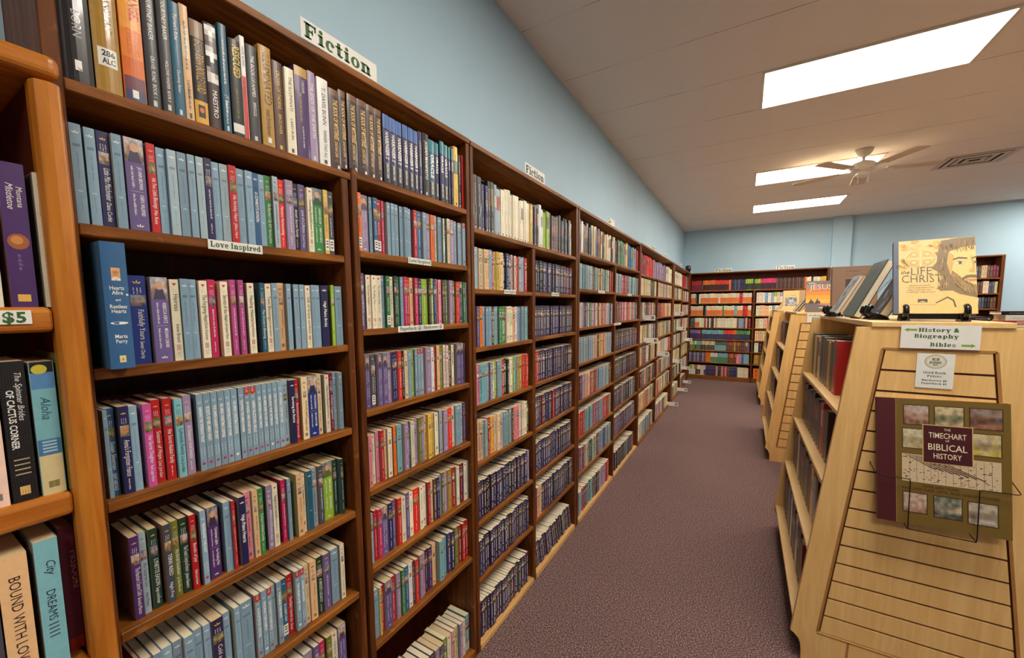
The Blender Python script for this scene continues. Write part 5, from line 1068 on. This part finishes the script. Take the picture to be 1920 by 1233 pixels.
def jesus(A, w, h):
    for k, c in enumerate(((120, 108, 104), (166, 130, 118), (206, 124, 74), (236, 140, 52), (244, 170, 50), (248, 196, 70))): A.rect(0, h*(1-.12*(k+1)), w, h*(1-.12*k), c)
    A.rect(0, 0, w, h*.28, (110, 98, 96)); A.poly([(w*.3, h*.28), (w, h*.28), (w, h*.2), (w*.5, h*.22)], (220, 130, 104), 2)
    for k in range(14): A.rect(w*.04, h*(.32+.025*k), w*.96, h*(.325+.025*k), mix((236, 130, 40), (250, 206, 90), (k*.37) % 1), 2)
    A.text('JESUS', w*.12, h*.72, h*.17, (252, 226, 196), maxw=w*.82, bold=-.012, lift=4); A.rect(w*.08, h*.92, w*.3, h*.94, (240, 226, 210), 3)
    for x in (.17, .38): A.poly([(w*(x-.09), h*.26), (w*(x-.03), h*.36), (w*(x+.01), h*.44), (w*(x+.03), h*.36), (w*(x+.09), h*.34), (w*(x+.11), h*.26)], (76, 58, 56), 4)
    A.rect(w*.44, h*.11, w*.9, h*.14, (226, 210, 200), 3)
face_book('picture_book', 'book with an orange sunset cover and large white capitals, middle display unit', .235, .3, .025, (206, 140, 90), (90, 76, 70), jesus, pose(1.488, Y2+.12, ST+.004, math.radians(10)), (150, 120, 104), GF)
def cream(A, w, h):
    A.text('Cup of', w*.2, h*.72, h*.05, (196, 150, 80), maxw=w*.25); A.text('WATER', w*.5, h*.72, h*.05, (120, 96, 60), maxw=w*.3)
    A.picture(w*.14, h*.2, w*.86, h*.64, [(150, 160, 150), (90, 100, 90), (206, 206, 214), (70, 60, 50)], random.Random(6), 6, 6); A.disc(w*.52, h*.46, w*.18, h*.1, (190, 196, 220), 3); A.disc(w*.5, h*.58, w*.07, h*.04, (96, 64, 50), 4); A.poly([(w*.3, h*.22), (w*.5, h*.28), (w*.72, h*.22), (w*.72, h*.24), (w*.5, h*.31), (w*.3, h*.25)], (236, 230, 220), 4)
face_book('picture_book', 'cream book with a photo of a seated man on the farthest display unit', .2, .29, .02, (232, 204, 138), (216, 186, 120), cream, pose(1.478, Y3+.06, ST+.004, math.radians(8)), (216, 186, 120), GF)
face_book('picture_book', 'beige book standing behind the cream one on the farthest unit', .2, .3, .02, (196, 156, 106), (180, 140, 96), blotch([(196, 156, 106), (206, 170, 120)], 8, 8), pose(1.64, Y3+.2, ST+.004, math.radians(8)), (180, 140, 96), GF)
for k in range(6):
    c = [(206, 190, 160), (226, 206, 170), (196, 150, 120), (236, 226, 210), (176, 160, 140), (216, 196, 150)][k]
    face_book('booklet', '%s booklet of the leaning row on the middle display unit, %s from the front' % (['beige', 'cream', 'tan', 'white', 'grey', 'straw'][k], ORD[k]), .15, .2+.012*(k % 3), .007, c, (226, 210, 180), blotch([(150, 120, 100), (206, 190, 170), (120, 130, 120)], 12, 20+k, None),
              lean_pose(1.424+.012*k, Y2+.62+.03*(k % 2), ST+.004, math.radians(34)), (206, 190, 160), 'leaning booklets on the display units', False)
for k in range(3):
    face_book('booklet', '%s booklet leaning on the aisle edge of the farthest display unit' % ['tan', 'cream', 'brown'][k], .15, .2, .008, [(206, 170, 130), (232, 216, 180), (130, 90, 70)][k], (226, 210, 180), blotch([(170, 140, 110), (206, 190, 160)], 10, 40+k),
              lean_pose(1.424+.014*k, Y3+.5, ST+.004, math.radians(32)), (206, 190, 160), 'leaning booklets on the display units', False)
# low bookcase across the next aisle, its top covered with books lying flat
lw = empty('low_bookcase', (3.3, 3.6, 0))
for x in (-1.15, 1.13): bx('side_panel', (x, x+.022, 0, .6, 0, 1.38), MMAP, lw)
bx('top_board', (-1.16, 1.16, -.01, .61, 1.38, 1.402), MMAPH, lw, .003, 2); bx('back_panel', (-1.13, 1.13, .29, .31, .08, 1.38), MMAP, lw)
for z in (.1, .42, .74, 1.06): bx('shelf', (-1.128, 1.128, .01, .59, z-.02, z), MMAPH, lw)
tag(lw, 'low maple bookcase beyond the display unit, books stacked flat on its top', 'bookcase')
P_ = random.Random(12); FLATC = ['w', 'c', 'X', 'w', 'r', 'W', 'k', 'c', 'n', 'w', 'C', 'x', 'E', 'w', 'o', 'W']; q = 0
for col_, (x, n) in enumerate(((2.3, 3), (2.56, 4), (2.83, 4), (3.1, 3), (3.38, 4))):
    z = 1.4025
    for k in range(n):
        c = FLATC[q % 16]; t = .02+.016*P_.random(); w_, d_ = .2+.03*P_.random(), .15
        s = book_spec(x+.01*P_.random(), 3.62, z, t, w_, d_, c, 'J', [], 0, (30, k), True, 0, q)
        o = make_book(s, 'stacked_book', 'books lying flat beyond the display unit', '%s book lying flat, %s from below, %s stack on the low bookcase' % (CNAME[c], ORD[k], ORD[col_]))
        o.matrix_world = Matrix.Translation((x, 3.62, z+t/2)) @ Matrix.Rotation(-math.pi/2, 4, 'Z') @ Matrix.Rotation(math.pi/2, 4, 'X')
        z += t+.0015; q += 1
